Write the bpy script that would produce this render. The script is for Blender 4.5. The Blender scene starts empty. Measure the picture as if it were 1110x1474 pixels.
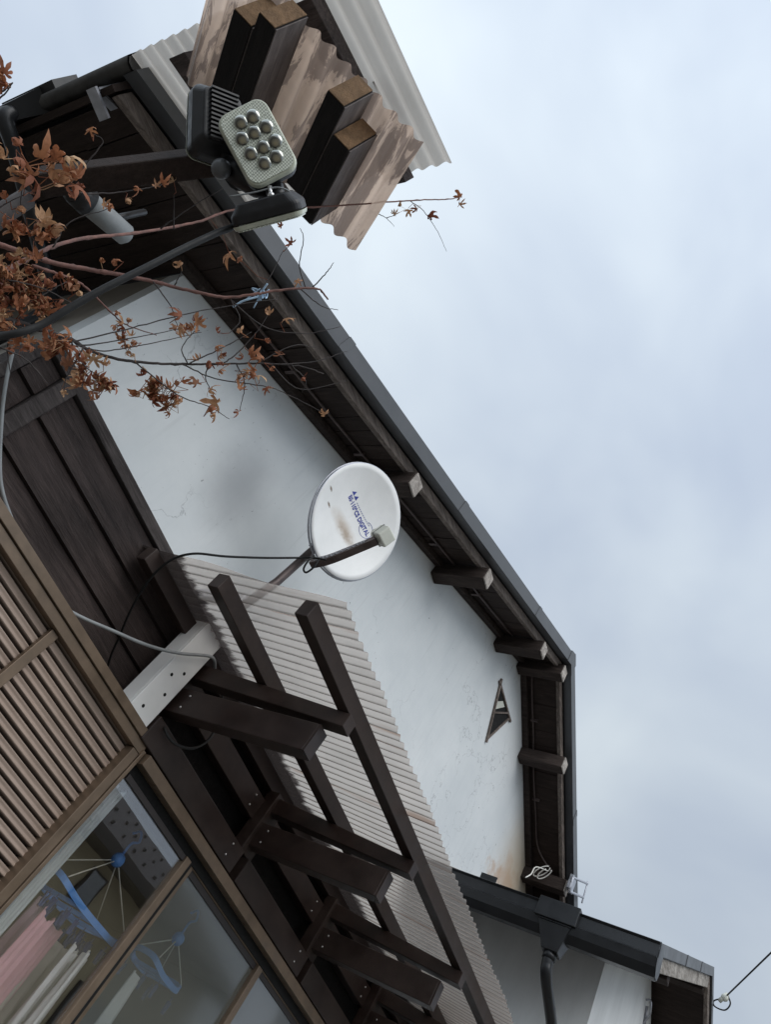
import bpy, bmesh, math, random
from mathutils import Vector, Matrix
random.seed(7)
sc = bpy.context.scene
C = sc.collection
Z0 = 1.6                       # eye height; all coordinates below are relative to the eye
# ------------------------------------------------------------------ camera
ROT = ((0.2788827582, -0.8303293943, 0.4824702107),     # right
       (0.8268707112, -0.0478755447, -0.5603505681),    # down
       (0.4883740719, 0.5552125982, 0.6732233928))      # forward
FPX = 1069.16
RI, DN, FW = (Vector(r) for r in ROT)
cam = bpy.data.cameras.new("camera"); cam_o = bpy.data.objects.new("camera", cam); C.objects.link(cam_o)
m3 = Matrix((RI, -DN, -FW)).transposed()
cam_o.matrix_world = Matrix.Translation((0, 0, Z0)) @ m3.to_4x4()
cam.sensor_fit = 'VERTICAL'; cam.sensor_height = 36.0; cam.lens = FPX / 1474 * 36.0
cam.clip_start = 0.02; cam.clip_end = 2000
sc.camera = cam_o
# ------------------------------------------------------------------ world, sun, exposure
sc.view_settings.view_transform = 'Standard'; sc.view_settings.look = 'None'
sc.view_settings.exposure = 0.12; sc.view_settings.gamma = 1.0
SUN_EL, SUN_AZ = math.radians(40), math.radians(212)     # azimuth from +Y towards +X
w = bpy.data.worlds.new("World"); sc.world = w; w.use_nodes = True
nt = w.node_tree; nt.nodes.clear()
def wn(t, **k):
    n = nt.nodes.new(t)
    for a, b in k.items(): setattr(n, a, b)
    return n
tc = wn('ShaderNodeTexCoord')
sky = wn('ShaderNodeTexSky', sky_type='NISHITA', sun_disc=False, sun_elevation=SUN_EL, sun_rotation=SUN_AZ)
bg1 = wn('ShaderNodeBackground'); bg1.inputs[1].default_value = 0.08
nt.links.new(sky.outputs[0], bg1.inputs[0])
mp = wn('ShaderNodeMapping'); mp.inputs['Scale'].default_value = (1.0, 1.3, 1.6); mp.inputs['Location'].default_value = (2.3, .4, .2)
nz = wn('ShaderNodeTexNoise'); nz.inputs['Scale'].default_value = 2.3; nz.inputs['Detail'].default_value = 4; nz.inputs['Roughness'].default_value = .44
nz.inputs['Distortion'].default_value = .4
nt.links.new(tc.outputs['Generated'], mp.inputs[0]); nt.links.new(mp.outputs[0], nz.inputs[0])
rp = wn('ShaderNodeValToRGB')
rp.color_ramp.elements[0].position = .30; rp.color_ramp.elements[0].color = (.47, .545, .665, 1)
rp.color_ramp.elements[1].position = .70; rp.color_ramp.elements[1].color = (.70, .78, .845, 1)
nt.links.new(nz.outputs[0], rp.inputs[0])
# added sky brightness behind the viewer lights the wall; dimmer low over +X
dot = wn('ShaderNodeVectorMath', operation='DOT_PRODUCT'); dot.inputs[1].default_value = (-.62, -.30, .62)
nt.links.new(tc.outputs['Generated'], dot.inputs[0])
mr = wn('ShaderNodeMapRange'); mr.inputs[1].default_value = -.5; mr.inputs[2].default_value = .8; mr.inputs[3].default_value = .74; mr.inputs[4].default_value = 1.42
nt.links.new(dot.outputs['Value'], mr.inputs[0])
bg2 = wn('ShaderNodeBackground'); nt.links.new(rp.outputs[0], bg2.inputs[0]); nt.links.new(mr.outputs[0], bg2.inputs[1])
mx = wn('ShaderNodeMixShader'); mx.inputs[0].default_value = .93
nt.links.new(bg1.outputs[0], mx.inputs[1]); nt.links.new(bg2.outputs[0], mx.inputs[2])
wo = wn('ShaderNodeOutputWorld'); nt.links.new(mx.outputs[0], wo.inputs[0])
sun = bpy.data.lights.new("sun", 'SUN'); sun.energy = 1.5; sun.angle = math.radians(50); sun.color = (1, .97, .93)
sun_o = bpy.data.objects.new("sun", sun); C.objects.link(sun_o)
sd = Vector((math.sin(SUN_AZ) * math.cos(SUN_EL), math.cos(SUN_AZ) * math.cos(SUN_EL), math.sin(SUN_EL)))
sun_o.rotation_euler = (-sd).to_track_quat('-Z', 'Y').to_euler(); sun_o.location = (0, -5, 12)

# ------------------------------------------------------------------ helpers
def ray(px, py): return RI * (px - 555) + DN * (py - 737) + FW * FPX
def W(px, py, ax, v):                # sight line cut with an axis plane
    r = ray(px, py); return r * (v / r[ax])
def D(px, py, d):                    # point at a measured distance
    return ray(px, py).normalized() * d
def onpl(px, py, n, c):
    r = ray(px, py); return r * (c / n.dot(r))
class MB:
    def __init__(s): s.v = []; s.f = []; s.sm = []
    def add(s, vs, fs, smooth=False):
        o = len(s.v); s.v += [Vector(p) for p in vs]
        for f in fs: s.f.append([i + o for i in f]); s.sm.append(smooth)
        return s
    def box(s, a, b):
        (x0, y0, z0), (x1, y1, z1) = a, b
        return s.add([(x0,y0,z0),(x1,y0,z0),(x1,y1,z0),(x0,y1,z0),(x0,y0,z1),(x1,y0,z1),(x1,y1,z1),(x0,y1,z1)],
              [(0,3,2,1),(4,5,6,7),(0,1,5,4),(1,2,6,5),(2,3,7,6),(3,0,4,7)])
    def prism(s, poly, ext):
        n = len(poly); ext = Vector(ext); a = [Vector(p) for p in poly]
        fs = [tuple(range(n)), tuple(range(2*n-1, n-1, -1))]
        fs += [(i, i+n, (i+1) % n + n, (i+1) % n) for i in range(n)]
        return s.add(a + [p + ext for p in a], fs)
    def beam(s, p0, p1, w_, h_, up=(0,0,1)):
        p0, p1, up = Vector(p0), Vector(p1), Vector(up)
        d = (p1 - p0).normalized(); sx = d.cross(up).normalized(); uy = sx.cross(d)
        q = [sx*w_/2*i + uy*h_/2*j for i, j in ((-1,-1),(1,-1),(1,1),(-1,1))]
        return s.prism([p0 + x for x in q], p1 - p0)
    def tube(s, pts, r, n=8, cap=True):
        pts = [Vector(p) for p in pts]; k = len(pts)
        rs = r if isinstance(r, (list, tuple)) else [r]*k
        vs = []; prev = None
        for i, p in enumerate(pts):
            t = (pts[min(i+1, k-1)] - pts[max(i-1, 0)]).normalized()
            a = prev if prev is not None else (Vector((0,0,1)) if abs(t.z) < .9 else Vector((1,0,0)))
            a = (a - t*a.dot(t)).normalized(); b = t.cross(a); prev = a
            vs += [p + (a*math.cos(2*math.pi*j/n) + b*math.sin(2*math.pi*j/n))*rs[i] for j in range(n)]
        fs = [(i*n+j, i*n+(j+1)%n, (i+1)*n+(j+1)%n, (i+1)*n+j) for i in range(k-1) for j in range(n)]
        s.add(vs, fs, True)
        if cap:
            o = len(s.v) - len(vs)
            s.f.append([o+j for j in range(n-1, -1, -1)]); s.sm.append(False)
            s.f.append([o+(k-1)*n+j for j in range(n)]); s.sm.append(False)
        return s
    def ball(s, c, r, nu=14, nv=8, sc_=(1,1,1), axes=None):
        c = Vector(c); vs = []; A = axes or (Vector((1,0,0)), Vector((0,1,0)), Vector((0,0,1)))
        for i in range(nv+1):
            th = math.pi*i/nv
            for j in range(nu):
                ph = 2*math.pi*j/nu
                vs.append(c + A[0]*(r*sc_[0]*math.sin(th)*math.cos(ph)) + A[1]*(r*sc_[1]*math.sin(th)*math.sin(ph)) + A[2]*(r*sc_[2]*math.cos(th)))
        return s.add(vs, [(i*nu+j, (i+1)*nu+j, (i+1)*nu+(j+1)%nu, i*nu+(j+1)%nu) for i in range(nv) for j in range(nu)], True)
    def grid(s, fn, nu, nv, smooth=True):
        vs = [fn(i/nu, j/nv) for i in range(nu+1) for j in range(nv+1)]
        return s.add(vs, [(i*(nv+1)+j, (i+1)*(nv+1)+j, (i+1)*(nv+1)+j+1, i*(nv+1)+j+1) for i in range(nu) for j in range(nv)], smooth)
def spline(pts, per=6):
    pts = [Vector(p) for p in pts]; out = []
    for i in range(len(pts)-1):
        a, b = pts[i], pts[i+1]; p = pts[i-1] if i else a*2-b; q = pts[i+2] if i+2 < len(pts) else b*2-a
        for k in range(per):
            t = k/per
            out.append(.5*((2*a) + (b-p)*t + (2*p-5*a+4*b-q)*t*t + (3*a-p-3*b+q)*t**3))
    return out + [pts[-1]]
OFF = Vector((0, 0, Z0))
def thing(name, loc, label, cat, group=None, axes=None):
    o = bpy.data.objects.new(name, None); C.objects.link(o); o.empty_display_size = .1
    mw = Matrix.Translation(Vector(loc) + OFF)
    if axes: mw = mw @ Matrix(axes).transposed().to_4x4()
    o.matrix_world = mw; o['_w'] = 1
    ROOTM[o.name] = mw
    o['label'] = label; o['category'] = cat
    if group: o['group'] = group
    del o['_w']
    return o
ROOTM = {}
def part(name, mb, mat, parent=None, bevel=0, label=None):
    me = bpy.data.meshes.new(name)
    mw = ROOTM[parent.name] if parent else Matrix.Identity(4)
    inv = mw.inverted()
    me.from_pydata([inv @ (v + OFF) for v in mb.v], [], mb.f)
    me.polygons.foreach_set('use_smooth', mb.sm)
    bm = bmesh.new(); bm.from_mesh(me); bmesh.ops.recalc_face_normals(bm, faces=bm.faces); bm.to_mesh(me); bm.free()
    me.materials.append(mat); me.update()
    o = bpy.data.objects.new(name, me); C.objects.link(o)
    if parent: o.parent = parent; ROOTM[o.name] = mw
    if bevel:
        b = o.modifiers.new('bevel', 'BEVEL'); b.width = bevel; b.segments = 2; b.limit_method = 'ANGLE'
    if label: o['label'] = label
    return o
def single(name, mb, mat, label, cat, group=None, bevel=0):
    c = sum(mb.v, Vector()) / len(mb.v)
    me = bpy.data.meshes.new(name)
    me.from_pydata([v - c for v in mb.v], [], mb.f); me.polygons.foreach_set('use_smooth', mb.sm)
    bm = bmesh.new(); bm.from_mesh(me); bmesh.ops.recalc_face_normals(bm, faces=bm.faces); bm.to_mesh(me); bm.free()
    me.materials.append(mat)
    o = bpy.data.objects.new(name, me); C.objects.link(o); o.location = c + OFF
    o['label'] = label; o['category'] = cat
    if group: o['group'] = group
    if bevel:
        b = o.modifiers.new('bevel', 'BEVEL'); b.width = bevel; b.segments = 2; b.limit_method = 'ANGLE'
    return o

# ------------------------------------------------------------------ materials
class NT:
    def __init__(s, name):
        s.m = bpy.data.materials.new(name); s.m.use_nodes = True; s.t = s.m.node_tree
        s.p = s.t.nodes['Principled BSDF']; s.out = s.t.nodes['Material Output']; s._tc = None
    def n(s, t, **k):
        x = s.t.nodes.new(t)
        for a, b in k.items(): setattr(x, a, b)
        return x
    def l(s, a, b): s.t.links.new(a, b)
    def obj(s):
        if not s._tc: s._tc = s.n('ShaderNodeTexCoord')
        return s._tc.outputs['Object']
    def noise(s, scale, detail=4, rough=.55, stretch=(1,1,1), loc=(0,0,0), dist=0):
        m = s.n('ShaderNodeMapping'); m.inputs['Scale'].default_value = stretch; m.inputs['Location'].default_value = loc
        s.l(s.obj(), m.inputs[0]); x = s.n('ShaderNodeTexNoise'); x.inputs['Scale'].default_value = scale
        x.inputs['Detail'].default_value = detail; x.inputs['Roughness'].default_value = rough; x.inputs['Distortion'].default_value = dist
        s.l(m.outputs[0], x.inputs[0]); return x.outputs[0]
    def ramp(s, fac, stops):
        r = s.n('ShaderNodeValToRGB'); e = r.color_ramp.elements
        while len(e) < len(stops): e.new(.5)
        for i, (p, c) in enumerate(stops):
            e[i].position = p; e[i].color = (*c, 1) if not isinstance(c, float) else (c, c, c, 1)
        s.l(fac, r.inputs[0]); return r.outputs[0]
    def mix(s, fac, a, b, mode='MIX'):
        x = s.n('ShaderNodeMix', data_type='RGBA', blend_type=mode)
        for sock, v in ((x.inputs[0], fac), (x.inputs[6], a), (x.inputs[7], b)):
            if isinstance(v, (int, float)): sock.default_value = v
            elif isinstance(v, tuple): sock.default_value = (*v, 1)
            else: s.l(v, sock)
        return x.outputs[2]
    def math(s, op, a, b=None):
        x = s.n('ShaderNodeMath', operation=op)
        for i, v in enumerate((a, b)):
            if v is None: continue
            if isinstance(v, (int, float)): x.inputs[i].default_value = v
            else: s.l(v, x.inputs[i])
        return x.outputs[0]
    def xyz(s):
        x = s.n('ShaderNodeSeparateXYZ'); s.l(s.obj(), x.inputs[0]); return x.outputs
    def spot(s, c, r, soft=.5, wob=.0, stretch=(1,1,1)):           # soft round patch, 1 inside
        m = s.n('ShaderNodeVectorMath', operation='SUBTRACT'); s.l(s.obj(), m.inputs[0]); m.inputs[1].default_value = c
        k = s.n('ShaderNodeVectorMath', operation='MULTIPLY'); s.l(m.outputs[0], k.inputs[0]); k.inputs[1].default_value = stretch
        ln = s.n('ShaderNodeVectorMath', operation='LENGTH'); s.l(k.outputs[0], ln.inputs[0]); d = ln.outputs['Value']
        if wob: d = s.math('ADD', d, s.math('MULTIPLY', s.math('SUBTRACT', s.noise(3/r*.3, 6, .65), .5), wob*2))
        mr_ = s.n('ShaderNodeMapRange', interpolation_type='SMOOTHSTEP'); s.l(d, mr_.inputs[0])
        mr_.inputs[1].default_value = r*(1-soft); mr_.inputs[2].default_value = r*(1+soft); mr_.inputs[3].default_value = 1; mr_.inputs[4].default_value = 0
        return mr_.outputs[0]
    def bump(s, h, strength=.3, dist=.01):
        b = s.n('ShaderNodeBump'); b.inputs['Strength'].default_value = strength; b.inputs['Distance'].default_value = dist
        s.l(h, b.inputs['Height']); s.l(b.outputs[0], s.p.inputs['Normal'])
    def col(s, c):
        if isinstance(c, tuple): s.p.inputs['Base Color'].default_value = (*c, 1)
        else: s.l(c, s.p.inputs['Base Color'])
    def rough(s, r):
        if isinstance(r, (int, float)): s.p.inputs['Roughness'].default_value = r
        else: s.l(r, s.p.inputs['Roughness'])
def simple(name, c, rough=.5, metal=0., var=.25, scale=18., bump=.05, stretch=(1,1,1), spec=.4):
    k = NT(name); k.p.inputs['Specular IOR Level'].default_value = spec; h = k.noise(scale, 5, .6, stretch)
    lo = tuple(x*(1-var) for x in c); hi = tuple(min(1, x*(1+var)) for x in c)
    k.col(k.ramp(h, [(.3, lo), (.7, hi)])); k.p.inputs['Metallic'].default_value = metal
    k.rough(k.ramp(h, [(.3, max(.05, rough-.1)), (.7, min(1., rough+.1))])) 
    if bump: k.bump(h, bump, .004)
    return k.m
def wood(name, dark, light, scale=1., stretch=(1,1,1), bias=.5, rough=.75, bump=.5, patch=None):
    k = NT(name)
    g = k.noise(9*scale, 7, .65, stretch, dist=.6); f = k.noise(60*scale, 4, .7, stretch)
    p = k.noise(2.1*scale, 5, .6)
    m = k.math('ADD', k.math('MULTIPLY', g, .55), k.math('ADD', k.math('MULTIPLY', f, .25), k.math('MULTIPLY', p, .35)))
    c = k.ramp(m, [(bias-.14, dark), (bias+.05, tuple((a+b)/2*.9 for a, b in zip(dark, light))), (bias+.22, light)])
    if patch: c = k.mix(k.ramp(k.noise(patch[1], 6, .7, patch[2]), [(patch[3], 0.), (patch[3]+.08, 1.)]), c, patch[0])
    k.col(c); k.rough(rough); k.p.inputs['Specular IOR Level'].default_value = .22; k.bump(k.math('ADD', g, f), bump, .006)
    return k.m

def stucco():
    k = NT('white_stucco')
    big = k.noise(.9, 5, .6, loc=(3,1,2)); fine = k.noise(220, 3, .6); mid = k.noise(7, 6, .7)
    c = k.ramp(big, [(.3, (.60,.635,.65)), (.7, (.72,.745,.75))])
    c = k.mix(k.ramp(mid, [(.42, 0.), (.75, .22)]), c, (.50,.54,.56))
    streak = k.noise(5, 5, .6, (3, 1, .25)); c = k.mix(k.ramp(streak, [(.55, 0.), (.75, .2)]), c, (.46,.50,.52))
    # chips and short cracks
    ch = k.math('MULTIPLY', k.ramp(k.noise(46, 4, .7, (1,1,.55)), [(.655, 0.), (.67, 1.)]), k.ramp(k.noise(1.7, 3, .6, loc=(5,0,1)), [(.48, 0.), (.56, 1.)]))
    c = k.mix(k.math('MULTIPLY', ch, .75), c, (.12,.13,.14))
    wv = k.n('ShaderNodeTexVoronoi', feature='DISTANCE_TO_EDGE'); wv.inputs['Scale'].default_value = 1.5
    wa = k.n('ShaderNodeVectorMath', operation='ADD'); nn = k.n('ShaderNodeTexNoise'); nn.inputs['Scale'].default_value = 3.5; nn.inputs['Detail'].default_value = 6; k.l(k.obj(), nn.inputs[0])
    k.l(k.obj(), wa.inputs[0]); k.l(nn.outputs[1], wa.inputs[1]); k.l(wa.outputs[0], wv.inputs[0])
    crack = k.math('MULTIPLY', k.ramp(wv.outputs[0], [(.0025, 1.), (.006, 0.)]), k.ramp(k.noise(1.1, 4, .6, loc=(8,2,4)), [(.50, 0.), (.60, 1.)]))
    c = k.mix(k.math('MULTIPLY', crack, .55), c, (.25,.26,.27))
    drip = k.ramp(k.noise(16, 5, .65, (2.2, 1, .10)), [(.58, 0.), (.72, .28)]); c = k.mix(k.math('MULTIPLY', drip, k.ramp(k.noise(.8, 3, .5, loc=(1,4,2)), [(.4, 0.), (.65, 1.)])), c, (.33,.34,.34))
    # the grey smudge on the left, brown run-off in the lower right corner
    c = k.mix(k.math('MULTIPLY', k.spot((-3.14,0,3.74), .15, .95, .06, (1,0,.8)), .55), c, (.20,.21,.23))
    c = k.mix(k.math('MULTIPLY', k.spot((2.0,0,4.86), .58, .7, .22, (1,0,.66)), .85), c, (.50,.405,.28))
    for p_, r_ in (((1.62,0,4.70), .17), ((1.30,0,4.55), .11)): c = k.mix(k.math('MULTIPLY', k.spot(p_, r_, .8, .35, (.8,0,1.2)), .55), c, (.47,.29,.17))
    c = k.mix(k.math('MULTIPLY', k.spot((2.2,0,4.85), .12, .9, .1, (1.6,0,.4)), .7), c, (.30,.22,.14))
    k.col(c); k.rough(.92); k.bump(k.math('ADD', k.math('MULTIPLY', fine, .4), mid), .22, .004)
    return k.m
M = {}
M['stucco'] = stucco()
M['annex_stucco'] = simple('annex_stucco', (.76,.78,.785), .9, 0, .10, 4, .12, (1,1,.4))
M['side_plaster'] = simple('side_plaster', (.25,.23,.20), .9, 0, .18, 3, .15)
M['soffit'] = wood('dark_soffit_board', (.016,.0105,.0085), (.062,.043,.036), 1, (4,.5,4), .56, .75, .5)
M['purlin'] = wood('dark_purlin_wood', (.017,.012,.0105), (.105,.08,.07), 1, (5,.5,5), .58, .8, .8)
M['endgrain'] = wood('weathered_end_grain', (.11,.09,.08), (.60,.55,.50), 3, (1,1,1), .47, .9, 1)
M['barge'] = wood('weathered_barge_board', (.040,.030,.026), (.34,.285,.25), 1.6, (.45,4,4), .51, .85, .9)
M['decay'] = wood('decayed_board', (.05,.035,.028), (.62,.58,.53), 3, (.6,2,2), .50, .9, 1)
M['clad'] = wood('charred_cladding_board', (.010,.0065,.006), (.082,.061,.056), 1.3, (.3,5,5), .53, .42, .8)
M['trim'] = wood('dark_trim_wood', (.016,.013,.013), (.15,.128,.122), 2, (.3,5,5), .56, .7, .8)
M['verge_metal'] = simple('grey_painted_flashing', (.085,.088,.094), .42, .2, .15, 6, .03)
M['roof_metal'] = simple('dark_roof_sheet', (.05,.05,.055), .5, .2, .2, 5, .05)
M['gutter'] = simple('black_gutter_plastic', (.015,.016,.018), .36, 0, .25, 9, .03)
M['leftgutter'] = simple('dirty_gutter_plastic', (.035,.033,.030), .5, 0, .5, 14, .08)
M['galv'] = simple('galvanised_steel', (.42,.43,.47), .42, .7, .18, 26, .04)
def dusty(name, c, dust, rough):
    k = NT(name); a = k.noise(12, 5, .6); b = k.noise(2.6, 6, .7, (1, 1, 1.6)); f = k.noise(150, 3, .7)
    col_ = k.ramp(a, [(.3, tuple(v*.7 for v in c)), (.7, tuple(v*1.25 for v in c))])
    col_ = k.mix(k.math('MULTIPLY', k.ramp(b, [(.42, 0.), (.72, .55)]), k.ramp(f, [(.3, .5), (.65, 1.)])), col_, dust)
    k.col(col_); k.rough(k.ramp(b, [(.35, rough-.1), (.7, rough+.2)])); k.p.inputs['Specular IOR Level'].default_value = .32
    k.bump(k.math('ADD', f, k.math('MULTIPLY', a, .6)), .08, .003); return k.m
M['alu_brown'] = dusty('dark_brown_aluminium', (.025,.0160,.0138), (.070,.053,.046), .42)
M['alu_bronze'] = simple('bronze_aluminium', (.185,.135,.095), .38, .45, .18, 12, .03)
def shuttermat():
    k = NT('beige_shutter_steel'); z = k.xyz()[2]
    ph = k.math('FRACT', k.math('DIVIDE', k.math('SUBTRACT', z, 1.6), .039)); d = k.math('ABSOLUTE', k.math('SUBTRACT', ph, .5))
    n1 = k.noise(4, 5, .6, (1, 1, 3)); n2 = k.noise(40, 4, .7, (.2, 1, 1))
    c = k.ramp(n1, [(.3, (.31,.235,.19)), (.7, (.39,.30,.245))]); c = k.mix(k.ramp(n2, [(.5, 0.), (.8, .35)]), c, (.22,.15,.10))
    painted_dark = k.ramp(d, [(.04, 1.), (.10, .8), (.24, 0.)]); c = k.mix(k.math('MULTIPLY', painted_dark, k.ramp(n1, [(.2, .75), (.5, 1.)])), c, (.022,.016,.012))  # groove shade is painted into the steel colour
    k.col(c); k.rough(.5); k.bump(n2, .05, .003); return k.m
M['shutter'] = shuttermat()
M['white_board'] = simple('white_coated_board', (.74,.75,.745), .5, 0, .05, 6, .03)
M['black_rubber'] = simple('black_cable_rubber', (.006,.006,.006), .5, 0, .2, 40, .05, (1,1,1), .2)
M['grey_conduit'] = simple('grey_conduit_plastic', (.26,.275,.28), .5, 0, .15, 20, .05)
M['hose'] = simple('dark_grey_hose', (.014,.014,.014), .5, 0, .4, 40, .15, (1,1,1), .3)
M['white_wire'] = simple('white_wire_plastic', (.75,.73,.68), .5, 0, .1, 30, .02)
M['black_plastic'] = simple('black_lamp_plastic', (.014,.014,.015), .42, 0, .3, 60, .05)
M['sensor'] = simple('grey_sensor_dome', (.11,.115,.12), .35, 0, .1, 60, .02)
M['lnb'] = simple('ivory_plastic', (.60,.61,.54), .45, 0, .08, 16, .03)
M['screw'] = simple('screw_steel', (.62,.62,.62), .3, .8, .1, 60, 0)
M['hole'] = simple('dark_hole', (.008,.008,.008), .9, 0, .1, 60, 0)
M['ink'] = simple('blue_ink', (.035,.05,.28), .5, 0, .15, 60, 0)
M['mast'] = simple('painted_mast_steel', (.11,.085,.08), .45, .4, .35, 14, .1)
M['black_timber'] = wood('black_stained_timber', (.007,.006,.006), (.028,.024,.023), 1.4, (4,.4,4), .56, .78, .5)
M['orange_end'] = wood('brown_cut_end', (.10,.062,.034), (.27,.165,.09), 3, (1,1,1), .52, .85, .8)
M['batten'] = wood('grey_brown_batten', (.03,.024,.024), (.20,.16,.15), 2, (.4,4,4), .55, .8, .8)
M['rafter_side'] = wood('grey_rafter_side', (.07,.06,.06), (.27,.235,.225), 1.5, (4,.4,4), .54, .8, .5)
M['bark'] = simple('maple_bark', (.17,.085,.070), .7, 0, .4, 50, .3)
M['bark_dark'] = simple('dark_maple_bark', (.05,.042,.040), .75, 0, .5, 50, .3)
M['ground'] = simple('gravel_ground', (.15,.14,.125), .95, 0, .35, 9, .4)
M['interior'] = simple('interior_plaster', (.30,.27,.22), .9, 0, .12, 3, .05)
M['nwall'] = simple('beige_render', (.62,.52,.34), .9, 0, .10, 3, .1)
M['nroof'] = simple('brown_roof_tile', (.065,.052,.053), .6, 0, .25, 8, .2)
M['ndark'] = simple('dark_gutter_brown', (.035,.03,.03), .5, 0, .2, 8, .05)
M['blue_plastic'] = simple('blue_hanger_plastic', (.12,.32,.75), .4, 0, .12, 20, .03)
M['peg_blue'] = simple('navy_peg_plastic', (.03,.06,.20), .4, 0, .3, 20, .03)
M['cord'] = simple('pale_cord', (.68,.66,.58), .8, 0, .1, 30, 0)
M['twine'] = simple('pale_blue_twine', (.42,.58,.74), .8, 0, .25, 80, .1)
def cloth(name, c, var=.15):
    k = NT(name); h = k.noise(10, 5, .6); k.col(k.ramp(h, [(.3, tuple(x*(1-var) for x in c)), (.7, c)])); k.rough(.95)
    k.bump(k.noise(400, 2), .2, .002)
    tr = k.n('ShaderNodeBsdfTranslucent'); tr.inputs[0].default_value = (*c, 1)
    ms = k.n('ShaderNodeMixShader'); ms.inputs[0].default_value = .35
    k.l(k.p.outputs[0], ms.inputs[1]); k.l(tr.outputs[0], ms.inputs[2]); k.l(ms.outputs[0], k.out.inputs[0])
    return k.m
M['pink'] = cloth('pink_cotton', (.93,.60,.66)); M['red'] = cloth('red_cotton', (.66,.09,.08))
M['white_cloth'] = cloth('white_cotton', (.90,.90,.91)); M['mauve'] = cloth('mauve_cotton', (.56,.42,.48))
M['grey_cloth'] = cloth('beige_grey_cotton', (.74,.70,.66)); M['lace'] = cloth('pale_lace', (.80,.84,.86))
def glass(name, refl, tint, frost=0., frostcol=(.5,.5,.5)):
    k = NT(name); k.t.nodes.remove(k.p)
    lw = k.n('ShaderNodeLayerWeight'); lw.inputs[0].default_value = .5        # facing: 1 - |cos|, same from both sides
    fac = k.math('MINIMUM', k.math('ADD', k.math('MULTIPLY', k.math('POWER', lw.outputs['Facing'], 5.), 1.2), refl + .05), .95)
    t = k.n('ShaderNodeBsdfTransparent'); t.inputs[0].default_value = (*tint, 1)
    g = k.n('ShaderNodeBsdfGlossy'); g.inputs['Roughness'].default_value = .0 if not frost else .09
    wob = k.noise(2.5, 2, .4); b = k.n('ShaderNodeBump'); b.inputs['Strength'].default_value = .05; b.inputs['Distance'].default_value = .02
    k.l(wob, b.inputs['Height']); k.l(b.outputs[0], g.inputs['Normal'])
    base = t.outputs[0]
    if frost:
        d = k.n('ShaderNodeBsdfDiffuse'); d.inputs[0].default_value = (*frostcol, 1)
        m0 = k.n('ShaderNodeMixShader'); m0.inputs[0].default_value = frost; k.l(base, m0.inputs[1]); k.l(d.outputs[0], m0.inputs[2]); base = m0.outputs[0]
    m1 = k.n('ShaderNodeMixShader'); k.l(fac, m1.inputs[0]); k.l(base, m1.inputs[1]); k.l(g.outputs[0], m1.inputs[2])
    k.l(m1.outputs[0], k.out.inputs[0]); return k.m
M['glass'] = glass('clear_window_glass', .12, (.985,.99,.985))
M['frosted'] = glass('patterned_window_glass', .02, (.92,.94,.93), .20, (.25,.26,.24))
M['frosted2'] = glass('frosted_window_glass', .03, (.7,.72,.74), .7, (.24,.26,.27))
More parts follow.
